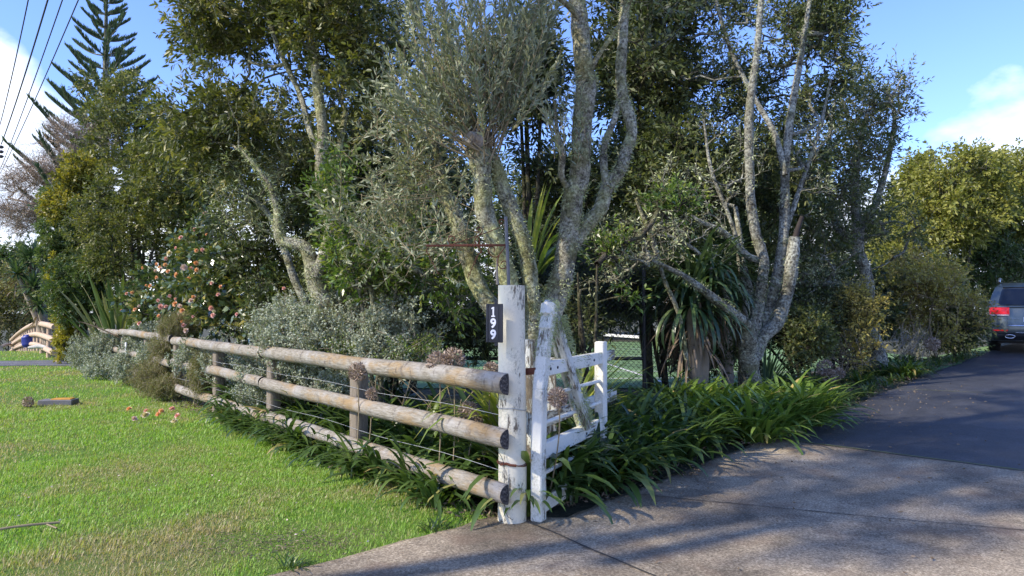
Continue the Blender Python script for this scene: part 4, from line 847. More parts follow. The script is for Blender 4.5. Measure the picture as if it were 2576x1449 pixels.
bgtree(1450, 730, 13.3, 190, 110, 1.3, 330, M['lf_dark'], 'dark undergrowth tree behind the round post and gate', 68, ll=.10)
bgtree(1900, 520, 14.5, 150, 170, 1.6, 380, M['lf_right'], 'dark green tree behind the white-barked stems', 69, ll=.11)
bgtree(1740, 620, 37, 520, 215, 4, 520, M['lf_dark'], 'far dark tree line tree beyond the green tennis court', 70, ll=.32, spread=1.2, per=60, tw=.02)
bgtree(1280, 640, 40, 500, 215, 4, 480, M['lf_dark'], 'far dark tree beyond the court, left part', 71, ll=.32, spread=1.2, per=60, tw=.02)
bgtree(2090, 780, 17, 180, 110, 1.6, 330, M['lf_dark'], 'dark tree low behind the leaning trunk', 72, ll=.12)
bgtree(1000, 790, 9.6, 130, 75, .5, 200, M['lf_dark'], 'shaded low shrub behind the silver shrub left of the number sign', 111, ll=.06, spread=.22, name='dark_shrub', gap=-.4, per=44, extra=((1130, 820, 9.2, 110, 80, .5),))
bgtree(1270, 820, 9.4, 130, 90, .5, 220, M['lf_dark'], 'shaded low shrub behind the round post', 112, ll=.06, spread=.22, name='dark_shrub', gap=-.4, per=44, extra=((1400, 830, 9.6, 90, 100, .5),))
bgtree(760, 760, 11.4, 150, 80, .6, 220, M['lf_dark'], 'shaded low shrub behind the foot of the crooked pale trunk', 113, ll=.07, spread=.25, name='dark_shrub', gap=-.4, per=44, extra=((900, 740, 11, 120, 90, .6),))
bgtree(1470, 740, 12.2, 60, 62, .8, 260, M['lf_dark'], 'dark shrub above the green court behind the gate', 114, ll=.08, spread=.24, extra=((1610, 725, 12.4, 100, 58, .7),), name='dark_shrub', gap=-.4, per=44)
bgtree(1990, 800, 13.6, 170, 90, .7, 300, M['lf_dark'], 'dark shrub behind the white trunk and the strap leaves', 115, ll=.08, spread=.28, name='dark_shrub', gap=-.4, per=44, extra=((1800, 800, 13.2, 110, 110, .6),))
bgtree(1770, 860, 13.2, 95, 85, .6, 200, M['lf_dark'], 'dark shrub closing the gap behind the drooping cabbage tree', 116, ll=.08, spread=.22, name='dark_shrub', gap=-.4, per=50)
def add_shade_tree():  # unseen tree added outside the frame, crown shaped to throw shade on the driveway
    q = np.array((-2.95, 3.2, 6.4)); d = np.array((.896, .443, 0)); s = np.array([[-7.6, .8, -.1, .2], [-7.3, 1.0, 3, .16], [-5.6, 1.8, 5.2, .12], [-2.9, 3, 6.6, .07]]); s2 = np.array([[-5.6, 1.4, 5.2, .1], [-1.6, 3.7, 6.4, .05], [-.4, 4.3, 6.6, .03]])
    e = [(q+d*k, np.array((1.5, .95, .9))) for k in (-3, -1.2, .6, 2.2)]+[(q+np.array((-.30, .60, 0))+d*k, np.array((1.4, .6, .8))) for k in (1.8, 3.2)]
    tree('unseen_shade_tree', 'unseen leafy tree added out of view at the left to shade the driveway', 'tree', [s, s2], e, 640, M['lf_left'], M['bark_pale'], M['twig'], ll=.07, lw=.026, per=70, spread=.3, gap=-.2, seed=131, simple=True)
add_shade_tree()
# ---- hedge trees on the left
bgtree(350, 330, 18.5, 100, 130, 1.6, 330, M['lf_left'], 'bushy olive-green tree standing right of the tiered conifer', 73, per=84, ll=.085, lw=.032, spread=.28, tpc=8, name='hedge_tree', extra=((250, 250, 18.8, 40, 60, .8), (440, 420, 17, 100, 140, 1.3)), gap=-.2)
bgtree(340, 570, 18.0, 125, 160, 1.6, 430, M['lf_left'], 'dense green hedge tree above the strappy flax', 74, per=90, ll=.08, lw=.03, spread=.25, tpc=8, name='hedge_tree', extra=((450, 500, 16.4, 120, 110, 1.3),), gap=-.3)
bgtree(205, 560, 21.5, 85, 120, 1.5, 480, M['lf_hedge'], 'clipped green hedge tree at the left, upper bulge with golden tips', 75, per=96, ll=.075, lw=.03, spread=.17, tpc=8, name='hedge_tree', extra=((185, 660, 21, 60, 80, 1.1),), gap=-.35)
bgtree(225, 730, 20.4, 105, 95, 1.2, 480, M['lf_hedge'], 'rounded green hedge shrub at the left above the golden foliage', 76, per=100, ll=.07, lw=.03, spread=.16, tpc=8, name='hedge_shrub', extra=((270, 700, 20, 80, 90, 1),), gap=-.4)
bgtree(212, 450, 20.5, 52, 75, .7, 200, M['lf_goldgreen'], 'golden-tipped conifer shrub beneath the bare twiggy tree', 77, per=90, ll=.08, lw=.035, spread=.18, tpc=8, name='golden_conifer', extra=((160, 525, 20, 48, 36, .5),), gap=-.25)
bgtree(165, 850, 20.4, 18, 62, .22, 150, M['lf_gold'], 'bright golden column of foliage at the end of the hedge by the lawn', 78, per=80, ll=.07, name='golden_shrub', extra=((158, 780, 20.2, 15, 60, .2), (140, 700, 20.2, 12, 60, .2)), gap=-.5, spread=.13)
# ---- right background
bgtree(2390, 500, 20, 115, 115, 1.8, 420, M['lf_yg'], 'rounded yellow-green tree at the right above the yellowish shrub', 81, per=90, ll=.10, lw=.045, spread=.36, tpc=8, boughs=30, gap=-.2, tw=.008, twig='twig')
bgtree(2540, 520, 21.5, 110, 125, 1.8, 380, M['lf_yg'], 'yellow-green tree at the right edge behind the parked car', 82, per=90, ll=.10, lw=.045, spread=.36, tpc=8, boughs=30, gap=-.2, tw=.008, twig='twig')
bgtree(2480, 690, 21, 130, 90, 1.6, 330, M['lf_hedge'], 'darker green tree beside the parked car at the right', 83, per=70, ll=.09, lw=.035, spread=.33, tpc=8, boughs=30, gap=-.25, twig='twig', tw=.008)
bgtree(2300, 650, 20, 90, 110, 1.5, 280, M['lf_yg'], 'soft yellow-green tree between the leaning trunk and the right tree', 84, per=80, ll=.09, lw=.04, spread=.33, tpc=8, boughs=30, gap=-.2, twig='twig')
bgtree(2350, 800, 16.3, 105, 85, 1.2, 330, M['lf_brown'], 'yellowish-brown scrubby shrub along the driveway right of the leaning trunk', 85, per=50, ll=.07, name='scrubby_shrub', spread=.25, gap=-.1, twig='stalk', tw=.004, extra=((2310, 710, 16.2, 80, 70, .9),), lw=.03)
bgtree(2395, 800, 17.0, 58, 80, .8, 220, M['lf_right'], 'dark green shrub at the driveway edge left of the car', 86, per=50, ll=.07, name='green_shrub', spread=.25, gap=-.3, extra=((2425, 850, 17.2, 22, 35, .4),))
bgtree(2120, 850, 13.4, 75, 80, .8, 240, M['lf_brown'], 'brown-leaved shrub between the white trunk and the leaning trunk', 87, per=50, ll=.05, name='brown_shrub', spread=.2, gap=-.3, lw=.02, extra=((2160, 770, 13.4, 50, 50, .6),))
bgtree(2010, 850, 12.8, 60, 70, .7, 170, M['lf_right'], 'dark bluish-green shrub right of the white trunk', 88, per=44, ll=.06, name='green_shrub', spread=.2, gap=-.2, lw=.028)
# ---- glossy shrubs, camellia
gs = bgtree(950, 640, 8.3, 130, 140, .7, 330, M['lf_gloss'], 'glossy light green shrub left of the iron bracket above the rail fence', 91, per=30, ll=.065, name='glossy_shrub', extra=((1120, 720, 8, 100, 90, .6), (860, 500, 8.6, 60, 120, .5), (1040, 520, 8.4, 90, 90, .5)), spread=.2, gap=.0, lw=.024, twig='twig')
bgtree(1478, 750, 8.7, 40, 40, .3, 60, M['lf_gloss'], 'small glossy green shrub right of the gate head', 92, per=30, ll=.07, name='glossy_shrub', extra=((1550, 750, 8.8, 45, 40, .3), (1690, 520, 9.4, 60, 35, .4), (1540, 640, 8.9, 40, 50, .3)), spread=.2, gap=-.1, lw=.024)
def dF(px): u = (px-1288)/F; t = (-.07-u*5.33)/(.62+.785*u); return 5.33+.785*t
cam_t = bgtree(600, 730, 13.0, 130, 120, .9, 470, M['lf_camellia'], 'dark glossy camellia bush dotted with pink and orange blooms behind the fence', 93, per=42, ll=.105, name='camellia_bush', extra=((420, 760, 16.2, 105, 85, .9), (540, 610, 14, 90, 80, .8), (700, 780, 11.9, 90, 80, .8), (500, 720, 14.6, 110, 110, .9)), spread=.2, gap=-.4, lw=.058, up=.1, tpc=6)
FL = [(427, 637, 3, 1.5), (455, 598, 0, 1), (490, 578, 0, 1), (515, 537, 1, 1), (463, 673, 1, 1.5), (445, 692, 2, 1.3), (395, 664, 2, .9), (416, 666, 2, 1), (392, 681, 1, .9), (423, 683, 2, 1), (319, 739, 0, 1), (378, 720, 2, 1), (405, 771, 0, 1.4), (427, 745, 0, .9), (417, 772, 0, 1), (441, 765, 2, 1.3), (455, 770, 1, .9), (458, 782, 2, 1.2), (452, 790, 1, .9), (481, 757, 1, 1.1), (486, 748, 2, 1), (398, 756, 0, .9), (340, 779, 2, 1.2), (305, 781, 2, .8), (400, 795, 2, 1), (351, 814, 0, 1.2), (458, 810, 2, .9), (468, 831, 1, 1.3), (596, 791, 0, .7), (368, 718, 2, .7), (418, 650, 0, 1), (350, 770, 1, .8), (520, 590, 2, .6), (714, 725, 0, .6)]
rq = np.random.RandomState(61)
for i in range(24):
    a_ = rq.uniform(0, 6.28); k_ = rq.rand()**.5; FL.append((455+130*k_*math.cos(a_), 715+105*k_*math.sin(a_), int(rq.choice([0, 1, 0, 3, 2])), rq.uniform(.6, 1.1)))
for px, py, mi, s in FL:
    c0 = P(px, py, dF(px)+.25+max(0, 640-py)*.004); mb = flower_mb(c0, .045*s, (RS.normal()*.4, -1, .2+RS.normal()*.3)); mb.build('flower', PET[mi], cam_t)
# ---- silver shrubs, heath
def scrub(name, label, blobs, n, lm, seed, twl=.35, ll=.022, lw=.012, nl=34, upw=.9, group=None, twm='dead', wild=.5, leafless=0., tr=.003):
    rs = np.random.RandomState(seed); c = np.array(blobs[0][0]); t = thing(name, label, 'shrub', (c[0], c[1], float(H(c[0], c[1]))), group=group)
    tg = sample(blobs, n, -.35, 2., .45, seed); tm = MB(); lm_ = MB()
    for p in tg:
        d = nrm(nrm(p-c)*.7+np.array((0, 0, upw))+rs.normal(size=3)*wild); L0 = twl*rs.uniform(.5, 1.3); k = 6; u = np.linspace(0, 1, k)[:, None]
        q = p+d*L0*(u-.5)+nrm(rs.normal(size=3))*L0*.15*np.sin(u*3); tube(tm, q, np.linspace(tr, .001, k), 3)
        m_ = int(nl*rs.uniform(.5, 1.4)); ii = rs.rand(m_)*(k-1); i0 = ii.astype(int).clip(0, k-2); f = (ii-i0)[:, None]; pp = q[i0]*(1-f)+q[i0+1]*f+rs.normal(size=(m_, 3))*.012
        leaves(lm_, pp, d*.35+nrm(rs.normal(size=(m_, 3))), ll*(.6+.8*rs.rand(m_)), lw*(.7+.6*rs.rand(m_)), np.clip(.5+.2*rs.normal()+.25*rs.normal(size=m_), 0, 1), simple=True)
    tm.build('stems', M[twm], t); lm_.build('foliage', lm, t); return t
scrub('silver_shrub', 'pale silver-leaved shrub rising behind the top rail below the crooked trunk', [ell(850, 845, 8.7, 190, 70, .5), ell(740, 835, 9.1, 90, 75, .5), ell(990, 850, 8.1, 120, 75, .4)], 1300, M['lf_silver'], 101, ll=.034, lw=.020, nl=56, twl=.5, wild=.75)
scrub('silver_shrub', 'silver shrub spilling between the rails in the middle of the fence', [ell(700, 975, 9.5, 110, 55, .3), ell(590, 930, 10.9, 90, 55, .35), ell(800, 930, 8.7, 90, 50, .3), ell(660, 920, 10.1, 130, 35, .25), ell(850, 970, 8.2, 60, 40, .2)], 800, M['lf_silver'], 102, ll=.030, lw=.018, nl=60, upw=.4)
scrub('silver_shrub', 'silver-grey shrub engulfing the far end of the rail fence', [ell(225, 890, 18., 45, 50, .5), ell(330, 930, 14.8, 45, 50, .4), ell(450, 870, 13.2, 50, 30, .3), ell(380, 850, 15.4, 70, 30, .4), ell(270, 940, 16, 55, 45, .4), ell(400, 900, 13.6, 60, 40, .3), ell(280, 885, 16.4, 80, 45, .3), ell(480, 900, 11.6, 50, 35, .2)], 2000, M['lf_silver'], 103, ll=.036, lw=.022, nl=46)
scrub('green_shrub', 'yellow-green scrambling plant along the top rail near its middle', [ell(870, 885, 8.2, 60, 25, .25), ell(1040, 890, 7.9, 90, 40, .3)], 110, M['lf_gloss'], 104, ll=.03, lw=.014, nl=30)
scrub('heath_bush', 'fine brown-green bush growing out over the rails', [ell(385, 925, 12.9, 52, 80, .4), ell(515, 945, 10.9, 42, 50, .25), ell(420, 985, 12.2, 55, 35, .3), ell(450, 830, 12.6, 50, 35, .3)], 1500, M['lf_heath'], 105, ll=.030, lw=.008, nl=64, twm='dead', wild=.6)
scrub('dead_undergrowth', 'thin dry brown twigs in the shade under the leaning trunk', [ell(2130, 880, 13.2, 70, 50, .4), ell(2290, 870, 14.8, 60, 50, .4)], 220, M['lf_heath'], 106, twl=.6, nl=8, ll=.03, lw=.01, tr=.006)
def sprigs(label, pts_, seed, cat='shrub'):
    rs = np.random.RandomState(seed); t = thing('silver_sprigs', label, cat, pts_[0][0]); tm = MB(); lm_ = MB()
    for b, e in pts_:
        k = 10; u = np.linspace(0, 1, k)[:, None]; q = np.array(b)*(1-u)+np.array(e)*u+np.sin(u*5)*.03; tube(tm, q, .0035, 4); m_ = 70
        ii = rs.rand(m_)*(k-1.01); i0 = ii.astype(int); f = (ii-i0)[:, None]; pp = q[i0]*(1-f)+q[i0+1]*f+rs.normal(size=(m_, 3))*.022; leaves(lm_, pp, nrm(rs.normal(size=(m_, 3))), .026, .016, simple=True)
    tm.build('stems', M['dead'], t); lm_.build('foliage', M['lf_silver'], t)
sprigs('loose silver sprigs sticking up into the shade in front of the crooked trunk', [(P(700, 850, 9), P(650, 760, 8.9)), (P(720, 850, 9), P(725, 735, 8.9)), (P(760, 830, 9), P(765, 720, 8.9)), (P(640, 860, 9.4), P(560, 800, 9.2)), (P(680, 850, 9.2), P(610, 790, 9)), (P(790, 830, 8.9), P(800, 745, 8.9)), (P(760, 840, 9), P(700, 780, 8.9)), (P(590, 870, 9.8), P(540, 820, 9.8))], 5)
# ---- strap-leaved plants
def strap_plant(name, label, cat, base, n, ln, wd, lm, el=(45, 88), bend=(20, 70), azr=(0, 360), seed=1, spread=.05, seg=7, group=None, fold=.25, part='leaves', power=1.4, stem=None, skirt=None):
    rs = np.random.RandomState(seed); b = np.array(base, float); t = thing(name, label, cat, (b[0], b[1], float(H(b[0], b[1])) if stem is not None or b[2] < .6 else b[2]), group=group)
    heads = [b] if stem is None else stem
    mb = MB()
    for hd in heads:
        hd = np.array(hd, float); az_ = np.radians(rs.uniform(azr[0], azr[1], n)); bb = hd+np.stack([np.cos(az_), np.sin(az_), 0*az_], -1)*spread*rs.rand(n)[:, None]
        straps(mb, bb, az_, np.radians(rs.uniform(*el, n)), np.radians(rs.uniform(*bend, n)), ln*rs.uniform(.65, 1.1, n), wd*rs.uniform(.75, 1.1, n), seg, fold=fold, power=power)
    mb.build(part, lm, t)
    if stem is not None:
        mb = MB()
        for hd in heads: tube(mb, spline([(b[0], b[1], float(H(b[0], b[1]))-.1), (b+np.array(hd))/2*np.array((1, 1, 1)), hd], .15), np.linspace(.11, .06, len(spline([(b[0], b[1], float(H(b[0], b[1]))-.1), (b+np.array(hd))/2, hd], .15))), 10, rough=.12, rfreq=6)
        mb.build('trunk', M['dead'], t)
    if skirt:
        mb = MB(); k, l2, w2 = skirt
        for hd in heads:
            hd = np.array(hd, float); az_ = rs.uniform(0, 6.283, k); bb = hd-np.array((0, 0, .1))+np.stack([np.cos(az_)*.1, np.sin(az_)*.1, -rs.rand(k)*.5], -1)
            straps(mb, bb, az_, np.radians(rs.uniform(-30, 10, k)), np.radians(rs.uniform(50, 80, k)), l2*rs.uniform(.6, 1.1, k), w2, 6, power=.6)
        mb.build('dead_skirt', M['cord_dead'], t)
    return t
def g0(px, d): x = P(px, 900, d)[0]; return np.array((x, d, float(H(x, d))))
strap_plant('flax_plant', 'stiff dark green flax fanning up in front of the camellia at left', 'plant', g0(295, 17.2), 50, 2.5, .10, M['flax'], (50, 88), (5, 40), seed=3, seg=7)
strap_plant('flax_plant', 'tall green flax tuft behind the first flax below the hedge tree', 'plant', g0(330, 18), 30, 2.6, .09, M['flax'], (68, 88), (2, 20), seed=4)
mb = MB(); straps(mb, np.array([P(300, 850, 16), P(300, 858, 16), P(285, 870, 16)]), np.radians([168, 176, 190]), np.radians([22, 8, 5]), np.radians([10, 14, 30]), [1.15, 1.15, .9], [.09, .025, .025]); o = mb.build('flax_leaf', M['cord_dead'], None, loc=P(300, 850, 16)); tag(o, 'pale dead flax leaf sticking out left over the far rails', 'leaf')
strap_plant('flax_plant', 'yellow-green strappy flax arching out left behind the round post', 'plant', g0(1265, 6.15)+(0, 0, .35), 46, .95, .028, M['flax_y'], (50, 85), (60, 130), (100, 260), seed=5)
strap_plant('flax_plant', 'yellow-green flax fan rising right of the gate head', 'plant', g0(1430, 7.3)+(0, 0, .3), 44, 1.05, .03, M['flax_y'], (35, 75), (10, 60), (-60, 80), seed=6)
strap_plant('flax_plant', 'upright fresh green flax between the olive stems and the thick stem', 'plant', P(1325, 740, 7.3), 13, 1.2, .042, M['flax_y'], (70, 88), (3, 60), (-70, 120), seed=7)
strap_plant('flax_plant', 'broad arching green leaves in the fork of the thick lichen stems', 'plant', P(1352, 690, 7.3), 18, .75, .06, M['aga_bright'], (45, 80), (60, 120), (-60, 60), seed=8)
strap_plant('cabbage_tree', 'dark drooping cabbage tree with a brown leaf skirt behind the agapanthus', 'tree', g0(1755, 10.8), 150, 1.05, .052, M['cord'], (-20, 80), (60, 130), seed=9, stem=[P(1735, 770, 10.5), P(1790, 715, 10.9), P(1750, 700, 10.8)], skirt=(60, .85, .03), spread=.1)
strap_plant('cabbage_tree', 'dark cabbage tree head higher up behind the drooping one', 'tree', g0(1830, 12.8), 110, .95, .05, M['cord'], (0, 85), (20, 70), seed=10, stem=[P(1830, 650, 12.8)], spread=.1)
strap_plant('cabbage_tree', 'dark spiky cabbage tree at the far left by the curving fence', 'tree', g0(128, 25), 120, .66, .06, M['cord'], (-35, 88), (10, 50), seed=12, stem=[P(44, 690, 24.6), P(76, 660, 24.8), P(84, 722, 24.4), P(98, 770, 24.2), P(88, 640, 25)], skirt=(12, .5, .04), spread=.05)
strap_plant('cordyline_plant', 'long fine green strap leaves sweeping right of the white trunk', 'plant', g0(1925, 11.2), 90, 1.05, .03, M['flax'], (25, 75), (20, 70), (-40, 80), seed=13)
# agapanthus: six clump prototypes, then copies
protos = []
ORD = 'first second third fourth fifth sixth seventh eighth ninth tenth eleventh twelfth thirteenth fourteenth fifteenth sixteenth seventeenth eighteenth nineteenth twentieth'.split()+['twenty-'+w_ for w_ in 'first second third fourth fifth sixth seventh eighth ninth'.split()]+['thirtieth']
ROW = ['front', 'second', 'third', 'back']
def aga_proto(k, n, ln, wd, lm, el, bend):
    t = thing('agapanthus_clump', 'x', 'plant', (0, 0, 0)); mb = MB(); rs = np.random.RandomState(200+k); az_ = rs.uniform(0, 6.283, n)
    bb = np.stack([np.cos(az_)*.06, np.sin(az_)*.06, 0*az_], -1)*rs.rand(n)[:, None]+rs.normal(size=(n, 3))*np.array((.05, .05, 0))
    straps(mb, bb, az_, np.radians(rs.uniform(*el, n)), np.radians(rs.uniform(*bend, n)), ln*rs.uniform(.55, 1.1, n), wd*rs.uniform(.7, 1.15, n), 7, np.clip(rs.normal(.36, .17, n)+(rs.rand(n) < .05)*.6, 0, 1), power=1.2, fold=.3)
    mb.build('leaves', lm, t); return t
for k in range(5): protos.append([aga_proto(k, 48, .66, .05, M['aga'], (40, 86), (60, 135)), False])
bp_ = [[aga_proto(9+k, 90, .56, .038, M['aga_bright'], (35, 86), (50, 110)), False] for k in range(3)]
sp_ = [[aga_proto(19+k, 36, .36, .022, M['aga'], (35, 80), (40, 100)), False] for k in range(2)]
def place(pr, x, y, s, rz, label, group):
    src, used = pr
    if used:
        o = src.copy(); COL.objects.link(o)
        for c in src.children: d = c.copy(); COL.objects.link(d); d.parent = o
    else: o = src; pr[1] = True
    o.location = (x, y, float(H(x, y))-.01); o.rotation_euler = (0, 0, rz); o.scale = (s, s, s*random.uniform(.9, 1.05)); o['label'] = label; o['group'] = group
    return o
random.seed(3)
for row, (off, ds, s0) in enumerate(((.36, .30, 1.2), (.75, .36, 1.3), (1.25, .45, 1.4), (-.10, .36, .92))):
    t = .25 if row < 3 else .55; ix = 0
    while t < (7.5 if row < 3 else 5.9):
        tt = t+random.uniform(-.1, .1); q = PO+FD*tt+FN*(off+random.uniform(-.08, .08))
        if row < 3: place(random.choice(protos), q[0], q[1], s0*random.uniform(.85, 1.1), random.uniform(0, 6.28), 'agapanthus behind the rails, %s from the post, %s row' % (ORD[ix], ROW[row]), 'agapanthus clumps behind the rail fence')
        else: place(random.choice(protos), q[0], q[1], s0*random.uniform(.8, 1.1), random.uniform(0, 6.28), 'arching agapanthus under the bottom rail, %s from the round post' % ORD[ix], 'agapanthus clumps under the bottom rail')
        t += ds*random.uniform(.8, 1.2); ix += 1
for row, (r, ds, s0, a0, a1) in enumerate(((-.36, .28, 1.05, .5, 3.3), (-.75, .32, 1.2, .4, 3.4), (-1.2, .40, 1.25, .8, 3.8), (-1.7, .5, 1.2, 1.6, 6.0))):
    a = a0; ix = 0
    while a < a1:
        q = E0+G*(a+random.uniform(-.1, .1))+RN*(r+random.uniform(-.1, .1)); place(random.choice(protos), q[0], q[1], s0*random.uniform(.85, 1.1), random.uniform(0, 6.28), 'shaded agapanthus by the driveway, %s from the gate, %s row' % (ORD[ix], ROW[row]), 'agapanthus clumps along the driveway'); ix += 1; a += ds*random.uniform(.8, 1.2)
for ix, (r, a) in enumerate(((-.05, 4.35), (0, 4.75), (-.05, 5.15), (.05, 5.55), (-.1, 5.95), (-.45, 4.3), (-.45, 4.7), (-.5, 5.1), (-.5, 5.5), (-.45, 5.95), (-.5, 6.3), (-.9, 4.5), (-.95, 4.95), (-1.0, 5.4), (-.95, 5.85), (-1.35, 4.8), (-1.4, 5.3), (-1.35, 5.8))):
    a -= .85
    q = E0+G*a+RN*r; place(random.choice(bp_), q[0], q[1], random.uniform(1.15, 1.38), random.uniform(0, 6.28), 'bright plant in the big driveway mound, %s from the gate, %s row' % (ORD[(0, 1, 2, 3, 4, 0, 1, 2, 3, 4, 5, 0, 1, 2, 3, 0, 1, 2)[ix]], ROW[0 if ix < 5 else 1 if ix < 11 else 2 if ix < 15 else 3]), 'bright strap plants in the big mound')
for row, (r, ds, s0, a0, a1) in enumerate(((-.25, .42, .75, 5.6, 15), (-.7, .5, .8, 5.6, 15), (-1.2, .6, .9, 5.6, 13))):
    a = a0; ix = 0
    while a < a1:
        q = E0+G*(a+random.uniform(-.1, .1))+RN*(r+random.uniform(-.1, .1)); place(random.choice(sp_ if random.random() < .6 else protos), q[0], q[1], s0*random.uniform(.8, 1.1), random.uniform(0, 6.28), 'small strap plant beyond the bright mound, %s along, %s row' % (ORD[ix], ROW[row]), 'strap plants along the far driveway edge'); ix += 1; a += ds*random.uniform(.8, 1.2)
q = g0(2270, 13.2); place(bp_[1], q[0], q[1], .8, 1, 'lone bright green strap plant at the driveway edge right of the leaning trunk', 'lone strap plants')
for px, py, s, lab in ((1095, 1330, .55, 'small strap plant sprouting at the concrete edge left of the round post'), (735, 1425, .5, 'low grassy tuft at the lower concrete edge'), (232, 925, 1.0, 'strap plant at the foot of the silver shrub near the golden column'), (125, 890, 1.0, 'strap plant at the far side of the gravel path')):
    q = gd_(px, py); o = place(sp_[0], q[0], q[1], s, px, lab, 'x'); del o['group']
q = gd_(1318, 1300); mb = MB(); n = 13; straps(mb, np.tile(np.array((.115, 5.42, .0)), (n, 1))+RS.normal(size=(n, 3))*(.015, .02, 0), np.radians(np.linspace(215, 325, n)), np.radians(RS.uniform(70, 88, n)), np.radians(RS.uniform(110, 150, n)), .55*RS.uniform(.7, 1.1, n), .034, 9, power=1.0); o = mb.build('strap_plant', M['aga_bright'], None, loc=(.1, 5.38, 0)); tag(o, 'bright drooping strap leaves squeezed between the round post and the gate', 'plant')
for d in RS.rand(18): pass
# thin dry stalks behind the rails
mb = MB()
for i in range(46):
    t = random.uniform(.3, 5.5); b = fpt(t, 0, random.uniform(.3, 1.1)); tube(mb, spline([b, b+(RS.normal()*.08, RS.normal()*.05, .5), b+(RS.normal()*.22, RS.normal()*.1, random.uniform(.75, 1.05))], .1), .004, 4)
o = mb.build('dry_stalks', M['stalk'], None, loc=fpt(2, 0, .6)); tag(o, 'dry brown flower stalks standing among the plants behind the rails', 'stalks', kind='stuff')
# ---- tiered conifer
cd = 28; pin = thing('tiered_conifer', 'tall conifer with tiered upswept branches against the sky at the left', 'tree', (*P(262, 800, cd)[:2], -.3))
x0, y0 = P(262, 300, cd)[:2]; mb = MB(); tube(mb, [(x0, y0, -.5), (x0, y0, 5), (x0+.05, y0, 9), (x0, y0, 14.4)], [.30, .22, .14, .03], 10, rough=.05); mb.build('trunk', M['twig'], pin)
bm_, lf2 = MB(), MB(); rs = np.random.RandomState(77); z = 14.3; k = 0
while z > 3.2:
    hfrac = 14.3-z; bl = .28+.33*hfrac**.95; nb = 6 if hfrac > 1 else 5; ph = rs.rand()*6.28
    for j in range(nb):
        a = ph+j*6.283/nb+rs.normal()*.12; l_ = bl*rs.uniform(.8, 1.12); e0 = R(rs.uniform(9, 18)+min(14, hfrac*1.5)); n = 12; u = np.linspace(0, 1, n)
        hx = l_*u; hz_ = np.tan(e0)*hx+.20*l_*u**2.2-.05*l_*np.sin(u*3.14)
        p = np.stack([x0+np.cos(a)*hx, y0+np.sin(a)*hx, z+hz_], -1); tube(bm_, p, np.linspace(.035 if l_ > 1 else .02, .008, n), 4)
        m_ = int(50+l_*100); uu = (.30 if l_ > 1.2 else .15)+(.70 if l_ > 1.2 else .85)*rs.rand(m_)**.85; i0 = (uu*(n-1)).astype(int).clip(0, n-2); f = (uu*(n-1)-i0)[:, None]; q = p[i0]*(1-f)+p[i0+1]*f
        t_ = np.array((np.cos(a), np.sin(a), .35)); sd_ = np.array((-np.sin(a), np.cos(a), 0)); s_ = rs.choice([-1, 1], m_)[:, None]*rs.uniform(.0, .55, (m_, 1))
        dr = nrm(t_*.40+sd_*s_+np.array((0, 0, 1.))*rs.uniform(.5, 1., (m_, 1))); ll_ = rs.uniform(.20, .42, m_)*min(1, .45+l_*.3)*np.where(uu > .9, .7, 1)
        leaves(lf2, q, dr, ll_, .04, simple=True); leaves(lf2, q, dr, ll_, .04, simple=True)
    z -= (.42+.045*hfrac)*rs.uniform(.85, 1.15)
bm_.build('branches', M['twig'], pin); lf2.build('foliage', M['pine'], pin)
# ---- bare twisted willow
M['lf_willow'] = leafmat('willow twig ends', [(.24, .18, .13), (.34, .27, .20), (.44, .36, .28)], rough=.9, trans=0)
V1 = S([(215, 860, 10), (195, 700, 9), (150, 580, 7), (90, 520, 4), (30, 500, 2)], 26); V2 = S([(195, 700, 8), (190, 560, 7), (170, 450, 5), (150, 380, 3), (140, 320, 2)], 26); V3 = S([(195, 700, 7), (225, 520, 6), (225, 400, 4), (230, 320, 2)], 26.2)
tree('bare_willow', 'bare tree of fine twisted pinkish-brown twigs in front of the tiered conifer', 'tree', [V1, V2, V3], [ell(120, 480, 26, 115, 85, 1.3), ell(180, 390, 26, 80, 80, 1.2), ell(240, 380, 26.2, 50, 80, 1), ell(70, 540, 26, 70, 45, .9)], 950, M['lf_willow'], M['twig_brown'], M['twig_brown'], ll=.18, lw=.012, per=12, spread=.40, gap=-.1, seed=171, simple=True, tw=.0045, mx=.05, wig=.3, tpc=6, droop=.0, crown_name='twigs')
bgtree(35, 690, 62, 80, 60, 3, 200, M['lf_hedge'], 'distant grey-green tree at the left edge behind the cabbage tree', 95, ll=.4, spread=1.2, name='distant_tree')
bgtree(20, 770, 58, 150, 90, 3, 300, M['lf_heath'], 'dull brown-green hedge bush behind the curving fence at the far left', 96, ll=.30, spread=1.0, name='distant_shrub', per=60, gap=-.4)
# ---- lawn blades and litter
def lawn_points(n, tmin, tmax, vmin, vmax, seed, power=1.):
    rs = np.random.RandomState(seed); t = tmin+(tmax-tmin)*rs.rand(n)**power; v = vmin+(vmax-vmin)*rs.rand(n); x = PO[0]+FD[0]*t-FN[0]*v; y = PO[1]+FD[1]*t-FN[1]*v
    a = (x-E0[0])*G[0]+(y-E0[1])*G[1]; r = (x-E0[0])*RN[0]+(y-E0[1])*RN[1]
    ok = (r < np.where(a > .1, -.05, -.42+.03+.07*(a+.25))+.03*np.sin(a*9)+.02*np.sin(a*23))&(y > 2.6)&(np.abs(x/y) < .78); pth = (y > 19.4+(x+13)*.1)&(y < 21.7+(x+13)*.1)&(x < -11.6); ok &= ~pth
    return x[ok], y[ok]
def patchn(x, y, f, s): return np.array([noise.noise(Vector((a*f, b*f, s)))+.5*noise.noise(Vector((a*f*2.7, b*f*2.7, s+5))) for a, b in zip(x, y)])
M['grass'] = leafmat('grass blades', [(.44, .36, .20), (.38, .37, .15), (.32, .42, .09), (.24, .41, .055), (.33, .50, .09)], rough=.5, trans=.4, tgain=1.35, gain=1.08)
gm = MB()
